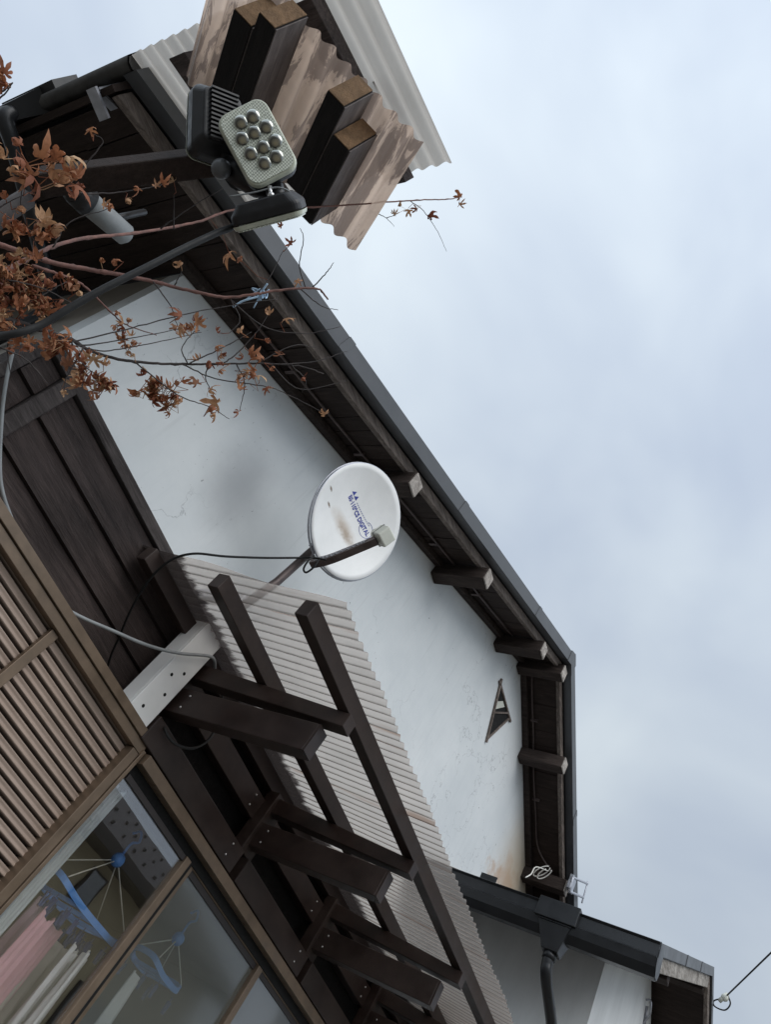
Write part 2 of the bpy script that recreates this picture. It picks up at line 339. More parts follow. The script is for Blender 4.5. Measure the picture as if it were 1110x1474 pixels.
def poly(name, pitch, tint, trans, lines=.75, phase=0., rough=.12, warm=None, body=.5, mott=0., painted_dark=None, clear=.3):
    """corrugated polycarbonate: part see-through, part milky, darker lines in the furrows along local Y"""
    k = NT(name); k.t.nodes.remove(k.p)
    x = k.xyz()
    s_ = k.math('SINE', k.math('ADD', k.math('MULTIPLY', x[0], 2*math.pi/pitch), phase))
    groove = k.ramp(k.math('MULTIPLY', k.math('ADD', s_, 1.), .5), [(.015, 1.), (.09, .45), (.27, 0.)])
    dn = k.noise(30, 4, .6, (1, .25, 1)); groove = k.math('MULTIPLY', groove, k.ramp(dn, [(.25, .65), (.6, 1.)]))
    st = k.ramp(k.noise(7, 6, .7, (1, .22, 1)), [(.35, 0.), (.8, .55)])
    c = k.mix(st, tint, tuple(v*.62 for v in tint))
    if mott: c = k.mix(k.math('MULTIPLY', k.ramp(k.noise(9, 8, .70, (1.3, .25, 1), (3,1,0), .9), [(.49, 0.), (.515, 1.)]), mott), c, (.15,.115,.105))
    pn = k.n('ShaderNodeTexWhiteNoise', noise_dimensions='1D'); k.l(k.math('FLOOR', k.math('DIVIDE', k.math('ADD', x[0], 5.07), .62)), pn.inputs['W'])
    c = k.mix(k.math('MULTIPLY', pn.outputs['Value'], .22), c, tuple(v*.55 for v in tint))
    if warm: c = k.mix(k.ramp(k.noise(3.3, 4, .6, (3.5, .12, 1), (9,0,0)), [(.60, 0.), (.66, .65)]), c, warm)
    c = k.mix(k.math('MULTIPLY', groove, lines), c, (.09,.075,.068))
    if painted_dark:                                         # painted dark band by the wall joint, standing in for refraction through the sheet
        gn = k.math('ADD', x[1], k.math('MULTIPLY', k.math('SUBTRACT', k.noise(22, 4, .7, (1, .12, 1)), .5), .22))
        gm = k.ramp(k.math('ADD', gn, .5), [(painted_dark, 0.), (painted_dark+.03, .92)]); c = k.mix(gm, c, (.075,.058,.055))
    tl = k.n('ShaderNodeBsdfTranslucent'); k.l(c, tl.inputs[0])
    df = k.n('ShaderNodeBsdfDiffuse'); k.l(c, df.inputs[0])
    mm = k.n('ShaderNodeMixShader'); mm.inputs[0].default_value = 1-body; k.l(tl.outputs[0], mm.inputs[1]); k.l(df.outputs[0], mm.inputs[2])
    rf = k.n('ShaderNodeBsdfRefraction'); rf.inputs['IOR'].default_value = 1.035; rf.inputs['Roughness'].default_value = rough
    k.l(c, rf.inputs[0])
    tp = k.n('ShaderNodeBsdfTransparent'); k.l(c, tp.inputs[0])
    m0 = k.n('ShaderNodeMixShader'); m0.inputs[0].default_value = clear; k.l(rf.outputs[0], m0.inputs[1]); k.l(tp.outputs[0], m0.inputs[2])
    m1 = k.n('ShaderNodeMixShader'); m1.inputs[0].default_value = trans; k.l(mm.outputs[0], m1.inputs[1]); k.l(m0.outputs[0], m1.inputs[2])
    gl = k.n('ShaderNodeBsdfGlossy'); gl.inputs['Roughness'].default_value = .15
    fr = k.n('ShaderNodeLayerWeight'); fr.inputs[0].default_value = .5
    m2 = k.n('ShaderNodeMixShader'); k.l(k.math('ADD', k.math('MULTIPLY', k.math('POWER', fr.outputs['Facing'], 4.), .5), .03), m2.inputs[0]); k.l(m1.outputs[0], m2.inputs[1]); k.l(gl.outputs[0], m2.inputs[2])
    k.l(m2.outputs[0], k.out.inputs[0]); return k.m
PIT = .047
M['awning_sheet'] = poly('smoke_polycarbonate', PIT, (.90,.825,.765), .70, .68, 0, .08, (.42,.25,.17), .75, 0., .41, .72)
M['pale_sheet'] = poly('pale_corrugated_plastic', .055, (.74,.70,.645), .05, .18, 0, .3, None, .45)
M['bronze_sheet'] = poly('bronze_corrugated_plastic', .058, (.68,.53,.43), .30, .30, 0, .2, None, .8, .72)
def leafmat():
    k = NT('dry_maple_leaf'); g = k.n('ShaderNodeNewGeometry'); rnd = g.outputs['Random Per Island']
    c = k.ramp(rnd, [(0., (.20,.06,.032)), (.3, (.36,.13,.06)), (.6, (.48,.22,.105)), (.85, (.60,.40,.23)), (1., (.27,.08,.04))])
    c = k.mix(k.ramp(k.noise(120, 4, .6), [(.4, 0.), (.7, .5)]), c, (.14,.055,.03))
    k.col(c); k.rough(.7)
    tr = k.n('ShaderNodeBsdfTranslucent'); k.l(c, tr.inputs[0])
    ms = k.n('ShaderNodeMixShader'); ms.inputs[0].default_value = .3
    k.l(k.p.outputs[0], ms.inputs[1]); k.l(tr.outputs[0], ms.inputs[2]); k.l(ms.outputs[0], k.out.inputs[0]); return k.m
M['leaf'] = leafmat()
def dishmat():
    k = NT('white_dish_paint'); c = k.ramp(k.noise(5, 5, .6), [(.3, (.69,.695,.685)), (.7, (.79,.79,.78))])
    c = k.mix(k.math('MULTIPLY', k.spot((-.005,-.060,0), .06, .9, .05, (.75,2.0,0)), .55), c, (.36,.25,.15))
    c = k.mix(k.math('MULTIPLY', k.spot((.03,-.070,0), .03, .9, .04, (.6,1.6,0)), .6), c, (.25,.17,.10))
    for p in ((-.215,-.045,0), (-.155,-.09,0)): c = k.mix(k.spot(p, .010, .5, .01, (.7,1.6,0)), c, (.20,.15,.11))
    c = k.mix(k.ramp(k.noise(16, 5, .7, (1,.3,1)), [(.62, 0.), (.8, .4)]), c, (.5,.47,.42))
    k.col(c); k.rough(.4); return k.m
M['dish'] = dishmat()
def lensmat():
    k = NT('prismatic_lens'); v = k.n('ShaderNodeTexChecker'); v.inputs['Scale'].default_value = 330
    v.inputs[1].default_value = (.40,.43,.36,1); v.inputs[2].default_value = (.82,.86,.76,1)
    k.l(k.obj(), v.inputs[0]); k.l(v.outputs[0], k.p.inputs['Base Color']); k.rough(.25); k.p.inputs['Coat Weight'].default_value = .4
    k.bump(v.outputs[1], .6, .002); return k.m
M['lens'] = lensmat()
def ledmat():
    k = NT('led_optic'); lw = k.n('ShaderNodeLayerWeight'); lw.inputs[0].default_value = .5
    n_ = k.noise(70, 3, .6)
    k.col(k.ramp(lw.outputs['Facing'], [(0., (.45,.40,.27)), (.05, (.30,.28,.22)), (.14, (.10,.10,.09)), (.36, (.42,.43,.40)), (.75, (.75,.78,.72))])); k.rough(.12); k.p.inputs['Metallic'].default_value = .8
    return k.m
M['led'] = ledmat()
M['rim'] = simple('pale_lens_rim', (.52,.54,.44), .3, 0, .1, 40, 0)

# ------------------------------------------------------------------ setting: ground
g = MB().add([(-150,-150,-1.6),(150,-150,-1.6),(150,150,-1.6),(-150,150,-1.6)], [(0,1,2,3)])
go = part('ground', g, M['ground']); go['kind'] = 'structure'

# ------------------------------------------------------------------ the house
S = .455; PX, PZ = 4.664, 4.415
def zr(x): return PZ - S*abs(x - PX)
XL, XR = -.225, 9.55
house = thing('house', (4.6, 2.6, -1.6), 'large old house with white gable wall, dark timber eaves and brown sliding windows', 'house')
wl = MB()
def gable_quad(x0, x1, zb0, zb1, y0=2.6, y1=2.74, dz=.115):
    wl.prism([(x0,y0,zb0),(x1,y0,zb1),(x1,y0,zr(x1)-dz),(x0,y0,zr(x0)-dz)], (0,y1-y0,0))
poly_ = [(.487,2.6,1.04),(1.95,2.6,1.04),(4.7,2.6,1.04),(8.84,2.6,1.04),(8.84,2.6,zr(8.84)-.115),(PX,2.6,PZ-.115),(.487,2.6,zr(.487)-.115)]
wl.prism(poly_, (0,.14,0))
wl.box((.487,2.6,-1.6),(1.95,2.74,1.04)); wl.box((4.7,2.6,-1.6),(8.84,2.74,1.04))
part('gable_wall', wl, M['stucco'], house)
sw = MB().prism([(.487,2.741,-1.6),(.487,9,-1.6),(.487,9,zr(.487)-.115),(.487,2.741,zr(.487)-.115)], (.14,0,0))
sw.box((8.7,2.741,-1.6),(8.84,9,2.3)); sw.box((.63,8.86,-1.6),(8.7,9,2.3))
part('side_wall', sw, M['side_plaster'], house)
rf = MB()
for a, b in ((XL, PX), (PX, XR)):
    rf.prism([(a,2.20,zr(a)-.03),(b,2.20,zr(b)-.03),(b,9.3,zr(b)-.03),(a,9.3,zr(a)-.03)], (0,0,.06))
roof = part('roof', rf, M['roof_metal'], house)
vm = MB()                                     # metal verge trim, folded: face and return
for a, b in ((XL-.02, PX), (PX, XR+.02)):
    vm.prism([(a,2.165,zr(a)-.062),(b,2.165,zr(b)-.062),(b,2.165,zr(b)+.045),(a,2.165,zr(a)+.045)], (0,.028,0))
    vm.prism([(a,2.193,zr(a)-.062),(b,2.193,zr(b)-.062),(b,2.235,zr(b)-.062),(a,2.235,zr(a)-.062)], (0,0,.012))
for x in (1.0, 2.35, 3.75, 6.0):               # lap joints
    vm.prism([(x,2.161,zr(x)-.064),(x+.05,2.161,zr(x+.05)-.064),(x+.05,2.161,zr(x+.05)+.047),(x,2.161,zr(x)+.047)], (0,.004,0))
vm.prism([(PX-.09,2.160,zr(PX-.09)-.068),(PX,2.160,PZ-.068),(PX+.09,2.160,zr(PX+.09)-.068),(PX+.09,2.160,zr(PX+.09)+.055),(PX,2.160,PZ+.06),(PX-.09,2.160,zr(PX-.09)+.055)], (0,.05,0))
part('verge_flashing', vm, M['verge_metal'], roof)
bb = MB()
for a, b in ((XL+.03, PX), (PX, XR-.03)):
    bb.prism([(a,2.245,zr(a)-.134),(b,2.245,zr(b)-.134),(b,2.245,zr(b)-.064),(a,2.245,zr(a)-.064)], (0,.035,0))
part('barge_board', bb, M['barge'], house, .004)
sf = MB()                                     # soffit planks, each a little out of line
def planks(a, b, y0, y1):
    x = a
    while x < b - .02:
        wd = min(random.uniform(.105, .135), b - x); dz = random.uniform(-.004, .004)
        x1 = x + wd - .004
        for xa, xb in (((x, x1),) if not (x < PX < x1) else ((x, PX), (PX, x1))):
            sf.prism([(xa,y0,zr(xa)-.113+dz),(xb,y0,zr(xb)-.113+dz),(xb,y1,zr(xb)-.113+dz),(xa,y1,zr(xa)-.113+dz)], (0,0,.02))
        x += wd
planks(XL+.04, XR-.04, 2.281, 2.60)
planks(XL+.04, .487, 2.601, 8.9)
part('soffit', sf, M['soffit'], house)
fs = MB()                                     # board along the joint of wall and soffit
for a, b in ((.40, PX), (PX, 8.9)):
    fs.prism([(a,2.545,zr(a)-.165),(b,2.545,zr(b)-.165),(b,2.545,zr(b)-.118),(a,2.545,zr(a)-.118)], (0,.052,0))
part('wall_plate', fs, M['purlin'], house, .003)
for x, rl in ((1.965,0), (3.02,0), (4.165,0), (PX,0), (5.42,0), (6.50,0), (7.6,0)):
    b = MB(); hw = .052; top = zr(x) - .125 - (0 if x == PX else .022)
    b.box((x-hw,2.195,top-.115),(x+hw,2.599,top))
    pu = part('purlin', b, M['purlin'], house, .006)
    e = MB(); e.box((x-hw+.003,2.182,top-.112),(x+hw-.003,2.194,top-.003))
    part('end_grain', e, M['endgrain'], pu, .004)
# conduit clipped along the soffit
cd = MB(); pts = [(x, 2.47, zr(x)-.128) for x in (.75, 1.3, 1.9, 2.5, 3.1, 3.6, 4.1)]
cd.tube(spline([(x, y+random.uniform(-.012,.012), z-.002) for x, y, z in pts], 4), .007, 6)
pts = [(x, 2.50-(.0 if x < 6 else .01), zr(x)-.128) for x in (4.75, 5.0, 5.3, 5.42, 5.7, 6.0, 6.25)]
cd.tube(spline([(x, y+random.uniform(-.006,.006), z) for x, y, z in pts] + [(6.36,2.42,zr(6.36)-.15),(6.42,2.33,zr(6.42)-.17)], 4), .007, 6)
for x in (1.1, 1.75, 2.7, 3.4, 5.15, 5.85): cd.box((x-.008,2.455,zr(x)-.14),(x+.008,2.52,zr(x)-.116))
part('conduit', cd, M['mast'], house)
# small triangular gable vent
va, vb, vc = Vector((4.485,2.6,3.87)), Vector((4.95,2.6,3.86)), Vector((4.725,2.6,3.40))
vt = MB()
A_, B_, C_ = W(719,985,1,2.6), W(732,1033,1,2.6), W(700,1063,1,2.6)
def bar(m, p, q, w_=.028, ext=(.0,.0), y=2.566):
    d = (q-p).normalized(); p2 = p - d*ext[0]; q2 = q + d*ext[1]
    m.beam((p2.x,y+.024,p2.z),(q2.x,y+.024,q2.z),w_,.018,(0,-1,0))
bar(vt, A_, C_, .022, (.05,.03)); bar(vt, A_, B_, .020, (.04,.05)); bar(vt, C_, B_, .016, (.0,.0))
vent = part('gable_vent', vt, M['barge'], house, .003)
cn = (A_+B_+C_)/3
l_ = MB().prism([(p.x, 2.594, p.z) for p in (A_, B_, C_)], (0,.004,0)); part('dark_opening', l_, M['hole'], vent)
l2 = MB(); mid = A_.lerp(C_,.52); bar(l2, mid, A_.lerp(B_,.85), .014); part('vent_bar', l2, M['barge'], vent)
l2 = MB(); q = [A_.lerp(C_,.26), A_.lerp(B_,.40), A_.lerp(B_,.62), A_.lerp(C_,.44)]
l2.prism([(p.x*.8+cn.x*.2, 2.590, p.z*.8+cn.z*.2) for p in q], (0,.003,0)); part('torn_paper', l2, M['lnb'], vent)
# dark timber cladding and trim
cl = MB()
for x0, x1, y in ((.675,1.95,2.56), (.50,.60,2.565)):
    z = 1.555
    while z > -1.55:
        h = .168 if x0 > .6 else .14
        cl.add([(x0,y-.022,z-h+.006),(x1,y-.022,z-h+.006),(x1,y-.006,z),(x0,y-.006,z),(x0,2.599,z-h+.006),(x1,2.599,z-h+.006),(x1,2.599,z),(x0,2.599,z)],
               [(0,1,2,3),(0,4,5,1),(3,2,6,7),(0,3,7,4),(1,5,6,2)])
        z -= h
part('wood_cladding', cl, M['clad'], house)
tr = MB(); tr.box((.46,2.535,1.565),(5.35,2.598,1.600)); tr.box((.46,2.548,1.603),(5.35,2.598,1.628))
part('wall_trim', tr, M['trim'], house, .004)
cp = MB(); cp.box((.605,2.525,-1.6),(.672,2.597,1.562)); cp.box((.455,2.54,-1.6),(.497,2.70,1.562))
part('corner_post', cp, M['trim'], house, .005)
# storm shutter box
sh = MB()
shx0, shx1, sy = .62, 1.90, 2.415
n_ = 12*33
def shut(u, v):
    z = -.30 + (.965+.30)*u; ph = (z/.039) % 1
    d = 1 - math.exp(-((ph-.5)/.12)**4)
    return (shx0 + (shx1-shx0)*v, sy + .034*(1-d) + .006*(2*ph-1)**2*d, z)
sh.grid(shut, n_, 2)
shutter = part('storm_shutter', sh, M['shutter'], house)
fr = MB()
fr.box((.55,2.375,.962),(1.945,2.44,1.0)); fr.box((.55,2.365,1.003),(1.945,2.55,1.040))
fr.box((1.893,2.372,-1.0),(1.935,2.44,.959)); fr.box((1.939,2.368,-1.0),(1.956,2.394,.985))
fr.box((1.285,2.393,-1.0),(1.325,2.414,.959))
part('shutter_frame', fr, M['alu_bronze'], shutter, .002)
bk = MB().box((.56,2.46,-1.0),(1.93,2.50,.96)); part('back_panel', bk, M['hole'], shutter)
# sliding window
wf = MB(); wf.box((1.962,2.345,.938),(4.55,2.40,.985)); wf.box((1.962,2.41,.895),(4.55,2.56,.93)); wf.box((1.962,2.54,.935),(4.7,2.60,1.05))
window = part('sliding_window', wf, M['alu_bronze'], house, .002)
tk = MB(); tk.box((1.962,2.402,.90),(4.55,2.538,.99)); part('head_recess', tk, M['hole'], window)
st = MB()
st.box((2.515,2.378,-1.0),(2.556,2.41,.898)); st.box((2.585,2.412,-1.0),(2.628,2.44,.898))
part('meeting_stile', st, M['alu_bronze'], window, .003)
st = MB(); st.box((2.558,2.39,-1.0),(2.583,2.43,.898)); part('stile_gap', st, M['hole'], window)
st = MB(); st.box((3.405,2.400,-1.0),(3.450,2.445,.898)); part('meeting_stile', st, M['alu_bronze'], window, .003)
st = MB(); st.box((2.63,2.418,.868),(3.403,2.44,.896)); st.box((3.452,2.418,.872),(4.50,2.44,.896)); st.box((1.98,2.385,.872),(2.513,2.408,.896))
part('sash_rail', st, M['ndark'], window, .002)
part('pane', MB().box((1.963,2.395,-1.0),(2.514,2.399,.871)), M['glass'], window)
part('pane', MB().box((2.629,2.425,-1.0),(3.404,2.429,.867)), M['frosted'], window)
part('pane', MB().box((3.451,2.425,-1.0),(4.50,2.429,.871)), M['frosted2'], window)
rm = MB(); rm.box((1.955,2.75,1.0),(4.69,5.2,1.03)); rm.box((1.955,5.2,-1.6),(4.69,5.25,1.03)); rm.box((1.93,2.75,-1.6),(1.952,5.2,1.03)); rm.box((4.692,2.75,-1.6),(4.72,5.2,1.03))
part('interior_wall', rm, M['interior'], house)
# left eave gutter and its pipe
gt = MB()
def gprof(y):
    return [(-.232,y,2.185),(-.235,y,2.14),(-.25,y,2.122),(-.275,y,2.12),(-.295,y,2.135),(-.30,y,2.19)]
pr = gprof(2.19); n = len(pr)
gt.add(pr + [(a, 9.2, c) for a, b, c in pr], [(i, i+1, i+1+n, i+n) for i in range(n-1)], True)
gt.add(pr, [tuple(range(n))])
gto = part('gutter', gt, M['leftgutter'], house); so = gto.modifiers.new('t', 'SOLIDIFY'); so.thickness = .006
hp = MB()
hp.prism([(-.325,2.62,2.262),(-.233,2.62,2.262),(-.233,2.96,2.262),(-.325,2.96,2.262)], (0,0,-.12))
hp.prism([(-.32,2.70,2.14),(-.233,2.70,2.14),(-.245,2.80,2.02),(-.30,2.80,2.02)], (0,.16,0))
hp.tube(spline([(-.27,2.80,2.05),(-.25,2.80,2.005),(-.105,2.82,1.99),(.38,2.98,1.955),(.44,3.0,1.89),(.44,3.0,1.2),(.44,3.0,-1.5)], 5), .032, 12)
part('rain_hopper', hp, M['gutter'], gto, 0)
gb = MB()
for y in (2.30,):
    gb.box((-.235,y,2.055),(-.228,y+.05,2.20)); gb.box((-.24,y,2.04),(-.14,y+.05,2.05)); gb.beam((-.228,y+.025,2.06),(-.05,y+.025,2.19),.04,.008)
fb = MB().box((-.228,2.24,2.06),(-.205,9.2,2.185)); part('fascia', fb, M['soffit'], house)
part('gutter_bracket', gb, M['galv'], gto)

# ------------------------------------------------------------------ annex
annex = thing('house_annex', (6.7, 1.4, -1.6), 'lower gabled annex with black rain gutter and rotting verge board, right of the awning', 'house')
QX, QZ = 6.699, 3.226
S2 = .472
def za(x): return QZ - S2*abs(x - QX)
aw = MB()
aw.prism([(5.358,1.4,-1.6),(8.04,1.4,-1.6),(8.04,1.4,za(8.04)-.13),(QX,1.4,QZ-.13),(5.358,1.4,za(5.358)-.13)], (0,.12,0))
part('front_wall', aw, M['annex_stucco'], annex)
aw = MB().box((5.358,1.521,-1.6),(5.47,2.598,za(5.47)-.20)); part('side_wall', aw, M['annex_stucco'], annex)
ar = MB()
for a, b in ((4.66, QX), (QX, 8.74)):
    ar.prism([(a,.96,za(a)-.05),(b,.96,za(b)-.05),(b,2.597,za(b)-.05),(a,2.597,za(a)-.05)], (0,0,.05))
aroof = part('roof', ar, M['roof_metal'], annex)
af = MB()
for a, b in ((4.60, QX), (QX, 8.76)):
    af.prism([(a,.945,za(a)-.045),(b,.945,za(b)-.045),(b,.945,za(b)+.03),(a,.945,za(a)+.03)], (0,.012,0))
for x in (5.5, 6.1): af.prism([(x,.941,za(x)-.047),(x+.03,.941,za(x+.03)-.047),(x+.03,.941,za(x+.03)+.032),(x,.941,za(x)+.032)], (0,.0035,0))
part('verge_flashing', af, M['verge_metal'], aroof)
ab = MB()
ab.prism([(4.78,.962,za(4.78)-.145),(QX-.02,.962,QZ-.155),(QX-.02,.962,QZ-.052),(4.78,.962,za(4.78)-.052)], (0,.03,0))
part('barge_board', ab, M['decay'], annex, .004, 'rotten flaking verge board')
ab = MB().prism([(QX,.962,QZ-.15),(8.7,.962,za(8.7)-.15),(8.7,.962,za(8.7)-.052),(QX,.962,QZ-.052)], (0,.03,0))
part('barge_board', ab, M['barge'], annex, .004)
as_ = MB()
for a, b in ((4.72, QX), (QX, 8.68)):
    x = a
    while x < b-.01:
        x1 = min(b, x+.13)
        as_.prism([(x,.993,za(x)-.075),(x1-.004,.993,za(x1)-.075),(x1-.004,2.59,za(x1)-.075),(x,2.59,za(x)-.075)], (0,0,.018)); x = x1
part('soffit', as_, M['soffit'], annex)
for x in (5.30, QX, 8.0):
    t = za(x) - .085
    part('purlin', MB().box((x-.045,.99,t-.11),(x+.045,1.399,t)), M['purlin'], annex, .005)
fa = MB().box((4.70,.98,za(4.7)-.16),(4.725,2.597,za(4.7)-.055)); part('fascia', fa, M['purlin'], annex)
gx, gz0 = 4.60, 2.10
ag = MB()
pf = [(4.69,0,2.245),(4.69,0,2.125),(4.66,0,2.075),(4.60,0,2.066),(4.565,0,2.105),(4.55,0,2.150),(4.57,0,2.165),(4.57,0,2.235),(4.555,0,2.248)]
n = len(pf)
ag.add([(a,.935,c) for a,b,c in pf] + [(a,2.59,c) for a,b,c in pf], [(i,i+1,i+1+n,i+n) for i in range(n-1)])
agut = part('gutter', ag, M['gutter'], annex); so = agut.modifiers.new('t', 'SOLIDIFY'); so.thickness = .006
part('end_cap', MB().prism([(a,.928,c) for a,b,c in pf], (0,.006,0)), M['gutter'], agut)
for y in (1.02, 1.28, 1.9, 2.2):
    part('gutter_clip', MB().prism([(a-.004 if a < 4.6 else a, y, c-.003) for a, b, c in pf], (0,.014,0)), M['leftgutter'], agut)
hb = MB()
hb.box((4.525,1.40,2.14),(4.705,1.66,2.262))
hb.prism([(4.535,1.425,2.139),(4.695,1.425,2.139),(4.695,1.635,2.139),(4.535,1.635,2.139)], (0,0,-.01))
tp = [(4.54,1.43,2.128),(4.69,1.43,2.128),(4.69,1.63,2.128),(4.54,1.63,2.128)]; bt = [(4.58,1.47,1.985),(4.67,1.47,1.985),(4.67,1.57,1.985),(4.58,1.57,1.985)]
hb.add(tp+bt, [(0,1,2,3),(4,7,6,5),(0,4,5,1),(1,5,6,2),(2,6,7,3),(3,7,4,0)])
hop = part('rain_hopper', hb, M['gutter'], annex, .004)
dp = MB(); dp.tube(spline([(4.625,1.52,1.99),(4.63,1.52,1.93),(4.68,1.51,1.86),(5.0,1.50,1.76),(5.25,1.50,1.66),(5.30,1.50,1.5),(5.30,1.50,0),(5.30,1.50,-1.55)],6), .034, 14)
dp.tube([(4.625,1.52,1.992),(4.627,1.52,1.95)], .041, 14)
dpo = part('downpipe', dp, M['gutter'], annex)
for z in (1.38, .6): part('pipe_clip', MB().tube([(5.30,1.50,z),(5.30,1.50,z+.03)], .039, 14), M['galv'], dpo)
# flashing at the foot of the wall where the annex roof meets it
fl = MB()
fl.prism([(4.9,2.585,za(4.9)+.01),(6.6,2.585,za(6.6)+.01),(6.6,2.585,za(6.6)+.05),(4.9,2.585,za(4.9)+.05)], (0,.013,0))
part('abutment_flashing', fl, M['barge'], aroof)
hk = MB(); hk.box((5.30,2.295,za(5.3)+.0),(5.31,2.43,za(5.3)+.095)); hk.box((5.312,2.33,za(5.3)+.004),(5.42,2.40,za(5.3)+.012))
single('snow_guard', hk, M['gutter'], 'small black metal snow stop plate standing on the annex roof against the white wall', 'snow guard', bevel=.008)
# house number style hook bracket on the annex front wall
hk = MB(); hk.tube(spline([(6.80,1.395,2.86),(6.79,1.36,2.86),(6.82,1.35,2.80),(6.87,1.36,2.78),(6.9,1.395,2.72)],5), .009, 6); hk.tube([(6.86,1.39,2.84),(6.93,1.39,2.70)], .012, 6)
single('wall_hook', hk, M['galv'], 'bent grey metal hook on the white annex gable wall', 'hook')

# ------------------------------------------------------------------ awning of dark brown aluminium
awn = thing('awning', (3.1, 2.4, -1.6), 'dark brown metal awning with corrugated clear roof over the sliding windows', 'awning')
def zs(y): return 1.512 - .078*(2.56 - y)
aw_s = MB(); X0, X1 = 1.425, 5.6
nw = int((X1-X0)/PIT*10)
def awf(u, v):
    y = 2.558 - (2.558-1.465)*v; x = X0 - .085*(1-v)*(1-u) + (X1-X0)*u
    return (x, y + .003*math.sin(x*37) + .004*math.sin(x*9.1), zs(y) + .0075*math.sin(2*math.pi*(x-3.1)/PIT) + .003*math.sin(x*4+y*3) + .008)
aw_s.grid(awf, nw, 12)
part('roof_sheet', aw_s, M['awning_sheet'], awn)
AL = M['alu_brown']
for y, xa in ((1.622,1.437), (2.06,1.40), (2.465,1.335)):
    part('purlin', MB().prism([(xa,y-.03,zs(y-.03)-.078),(xa,y+.03,zs(y+.03)-.078),(xa,y+.03,zs(y+.03)-.004),(xa,y-.03,zs(y-.03)-.004)], (5.55-xa,0,0)), AL, awn, .003)
RX = (1.93, 2.83, 3.73, 4.63, 5.45)
for x in RX:
    r = MB().prism([(x-.03,1.575,zs(1.575)-.142),(x-.03,2.50,zs(2.50)-.165),(x-.03,2.50,zs(2.50)-.083),(x-.03,1.575,zs(1.575)-.083)], (.06,0,0))
    rr = part('rafter', r, AL, awn, .003)
    b = MB().box((x-.032,1.668,1.156),(x+.032,2.47,1.278)); bo = part('cantilever_beam', b, AL, awn, .004)
    part('end_cap', MB().box((x-.030,1.660,1.158),(x+.030,1.667,1.276)), M['rafter_side'] if False else AL, bo)
    for zz in (1.185, 1.245): part('screw', MB().ball((x-.034, 2.33, zz), .005, 8, 5), M['screw'], bo)
for x0, x1 in ((1.88,2.78),(2.84,3.68),(3.74,4.58),(4.64,5.4)):
    part('lower_ledger', MB().box((x0,2.36,.998),(x1,2.43,1.112)), AL, awn, .004)
    part('upper_ledger', MB().box((x0,2.44,1.262),(x1,2.50,1.372)), AL, awn, .004)
    for p in ((x1-.10,2.358,1.03),(x1-.10,2.358,1.085),(x1-.08,2.438,1.29),(x1-.08,2.438,1.345)): part('screw', MB().ball(p, .005, 8, 5), M['screw'], awn)
for x in RX[1:]:
    part('post', MB().box((x-.055,2.385,1.114),(x+.055,2.455,1.43)), AL, awn, .004)
part('back_board', MB().box((1.90,2.53,1.05),(5.4,2.575,1.56)), M['black_timber'], awn)
ep = MB(); ep.box((1.734,2.372,1.036),(1.872,2.384,1.512)); ep.box((1.734,2.385,1.036),(1.745,2.47,1.512))
epo = part('end_plate', ep, M['white_board'], awn, .003)
for q in ((237,1000),(247,971),(265,970),(206,1016)):
    p = W(q[0],q[1],1,2.371); part('screw_hole', MB().tube([p, p+Vector((0,.006,0))], .0075, 10), M['hole'], epo)

# ------------------------------------------------------------------ satellite dish
dc = W(516,750,1,2.1); dn = Vector((-.17,-.98,-.10)).normalized()
du = Vector((0,0,1)).cross(-dn).normalized() * 1.0; du = (-dn).cross(Vector((0,0,1))); du = Vector((1,0,0)) - dn*dn.x; du.normalize(); dv = dn.cross(du); 
if dv.z < 0: dv = -dv
dish = thing('satellite_dish', dc, 'white round satellite dish with blue lettering, mounted on the white gable wall', 'satellite dish', None, (du, dv, du.cross(dv)))
RD = .287
dm = MB(); nr, na = 12, 64
def dpt(r, a, off=0.): 
    return dc + du*(r*.94*math.cos(a)) + dv*(r*1.075*math.sin(a)) + dn*(.055*(r/RD)**2 - .055 + off)
vs = [dpt(RD*i/nr, 2*math.pi*j/na) for i in range(1, nr+1) for j in range(na)]
vs.append(dpt(0,0)); fsx = [((i)*na+j, (i+1)*na+j, (i+1)*na+(j+1)%na, i*na+(j+1)%na) for i in range(nr-1) for j in range(na)]
fsx += [(len(vs)-1, j, (j+1)%na) for j in range(na)]
dm.add(vs, fsx, True)
ro = part('reflector', dm, M['dish'], dish); so = ro.modifiers.new('t', 'SOLIDIFY'); so.thickness = .004; so.offset = 0
rmb = MB(); rmb.tube([dpt(RD, 2*math.pi*j/na, -.004) for j in range(na+1)], .005, 8, False)
rmb.tube([dpt(RD+.004, 2*math.pi*j/na, -.02) for j in range(na+1)], .0045, 8, False); part('rim', rmb, M['galv'], ro)
def text(s_, size, bold=0.):
    cu = bpy.data.curves.new('t', 'FONT'); cu.body = s_; cu.size = size; cu.align_x = 'CENTER'; cu.offset = bold; cu.resolution_u = 3
    o = bpy.data.objects.new('t', cu); C.objects.link(o); dg = bpy.context.evaluated_depsgraph_get()
    me = o.evaluated_get(dg).to_mesh(); v = [x.co.copy() for x in me.vertices]; f = [list(p.vertices) for p in me.polygons]
    o.evaluated_get(dg).to_mesh_clear(); bpy.data.objects.remove(o); bpy.data.curves.remove(cu); return v, f
def on_dish(x, y): 
    r = math.hypot(x, y/1.04); return dc + du*x + dv*y + dn*(.055*(r/RD)**2 - .055 + .0035)
lt = MB(); ca, sa = math.cos(math.radians(-2)), math.sin(math.radians(-2))
TX, TY = .002, .040
v, f = text('BS\u00b7110\u00b0CS DIGITAL', .037, .0013)
lt.add([on_dish(TX + (p.x*ca - p.y*sa)*.74, TY + (p.x*sa + p.y*ca)) for p in v], f)
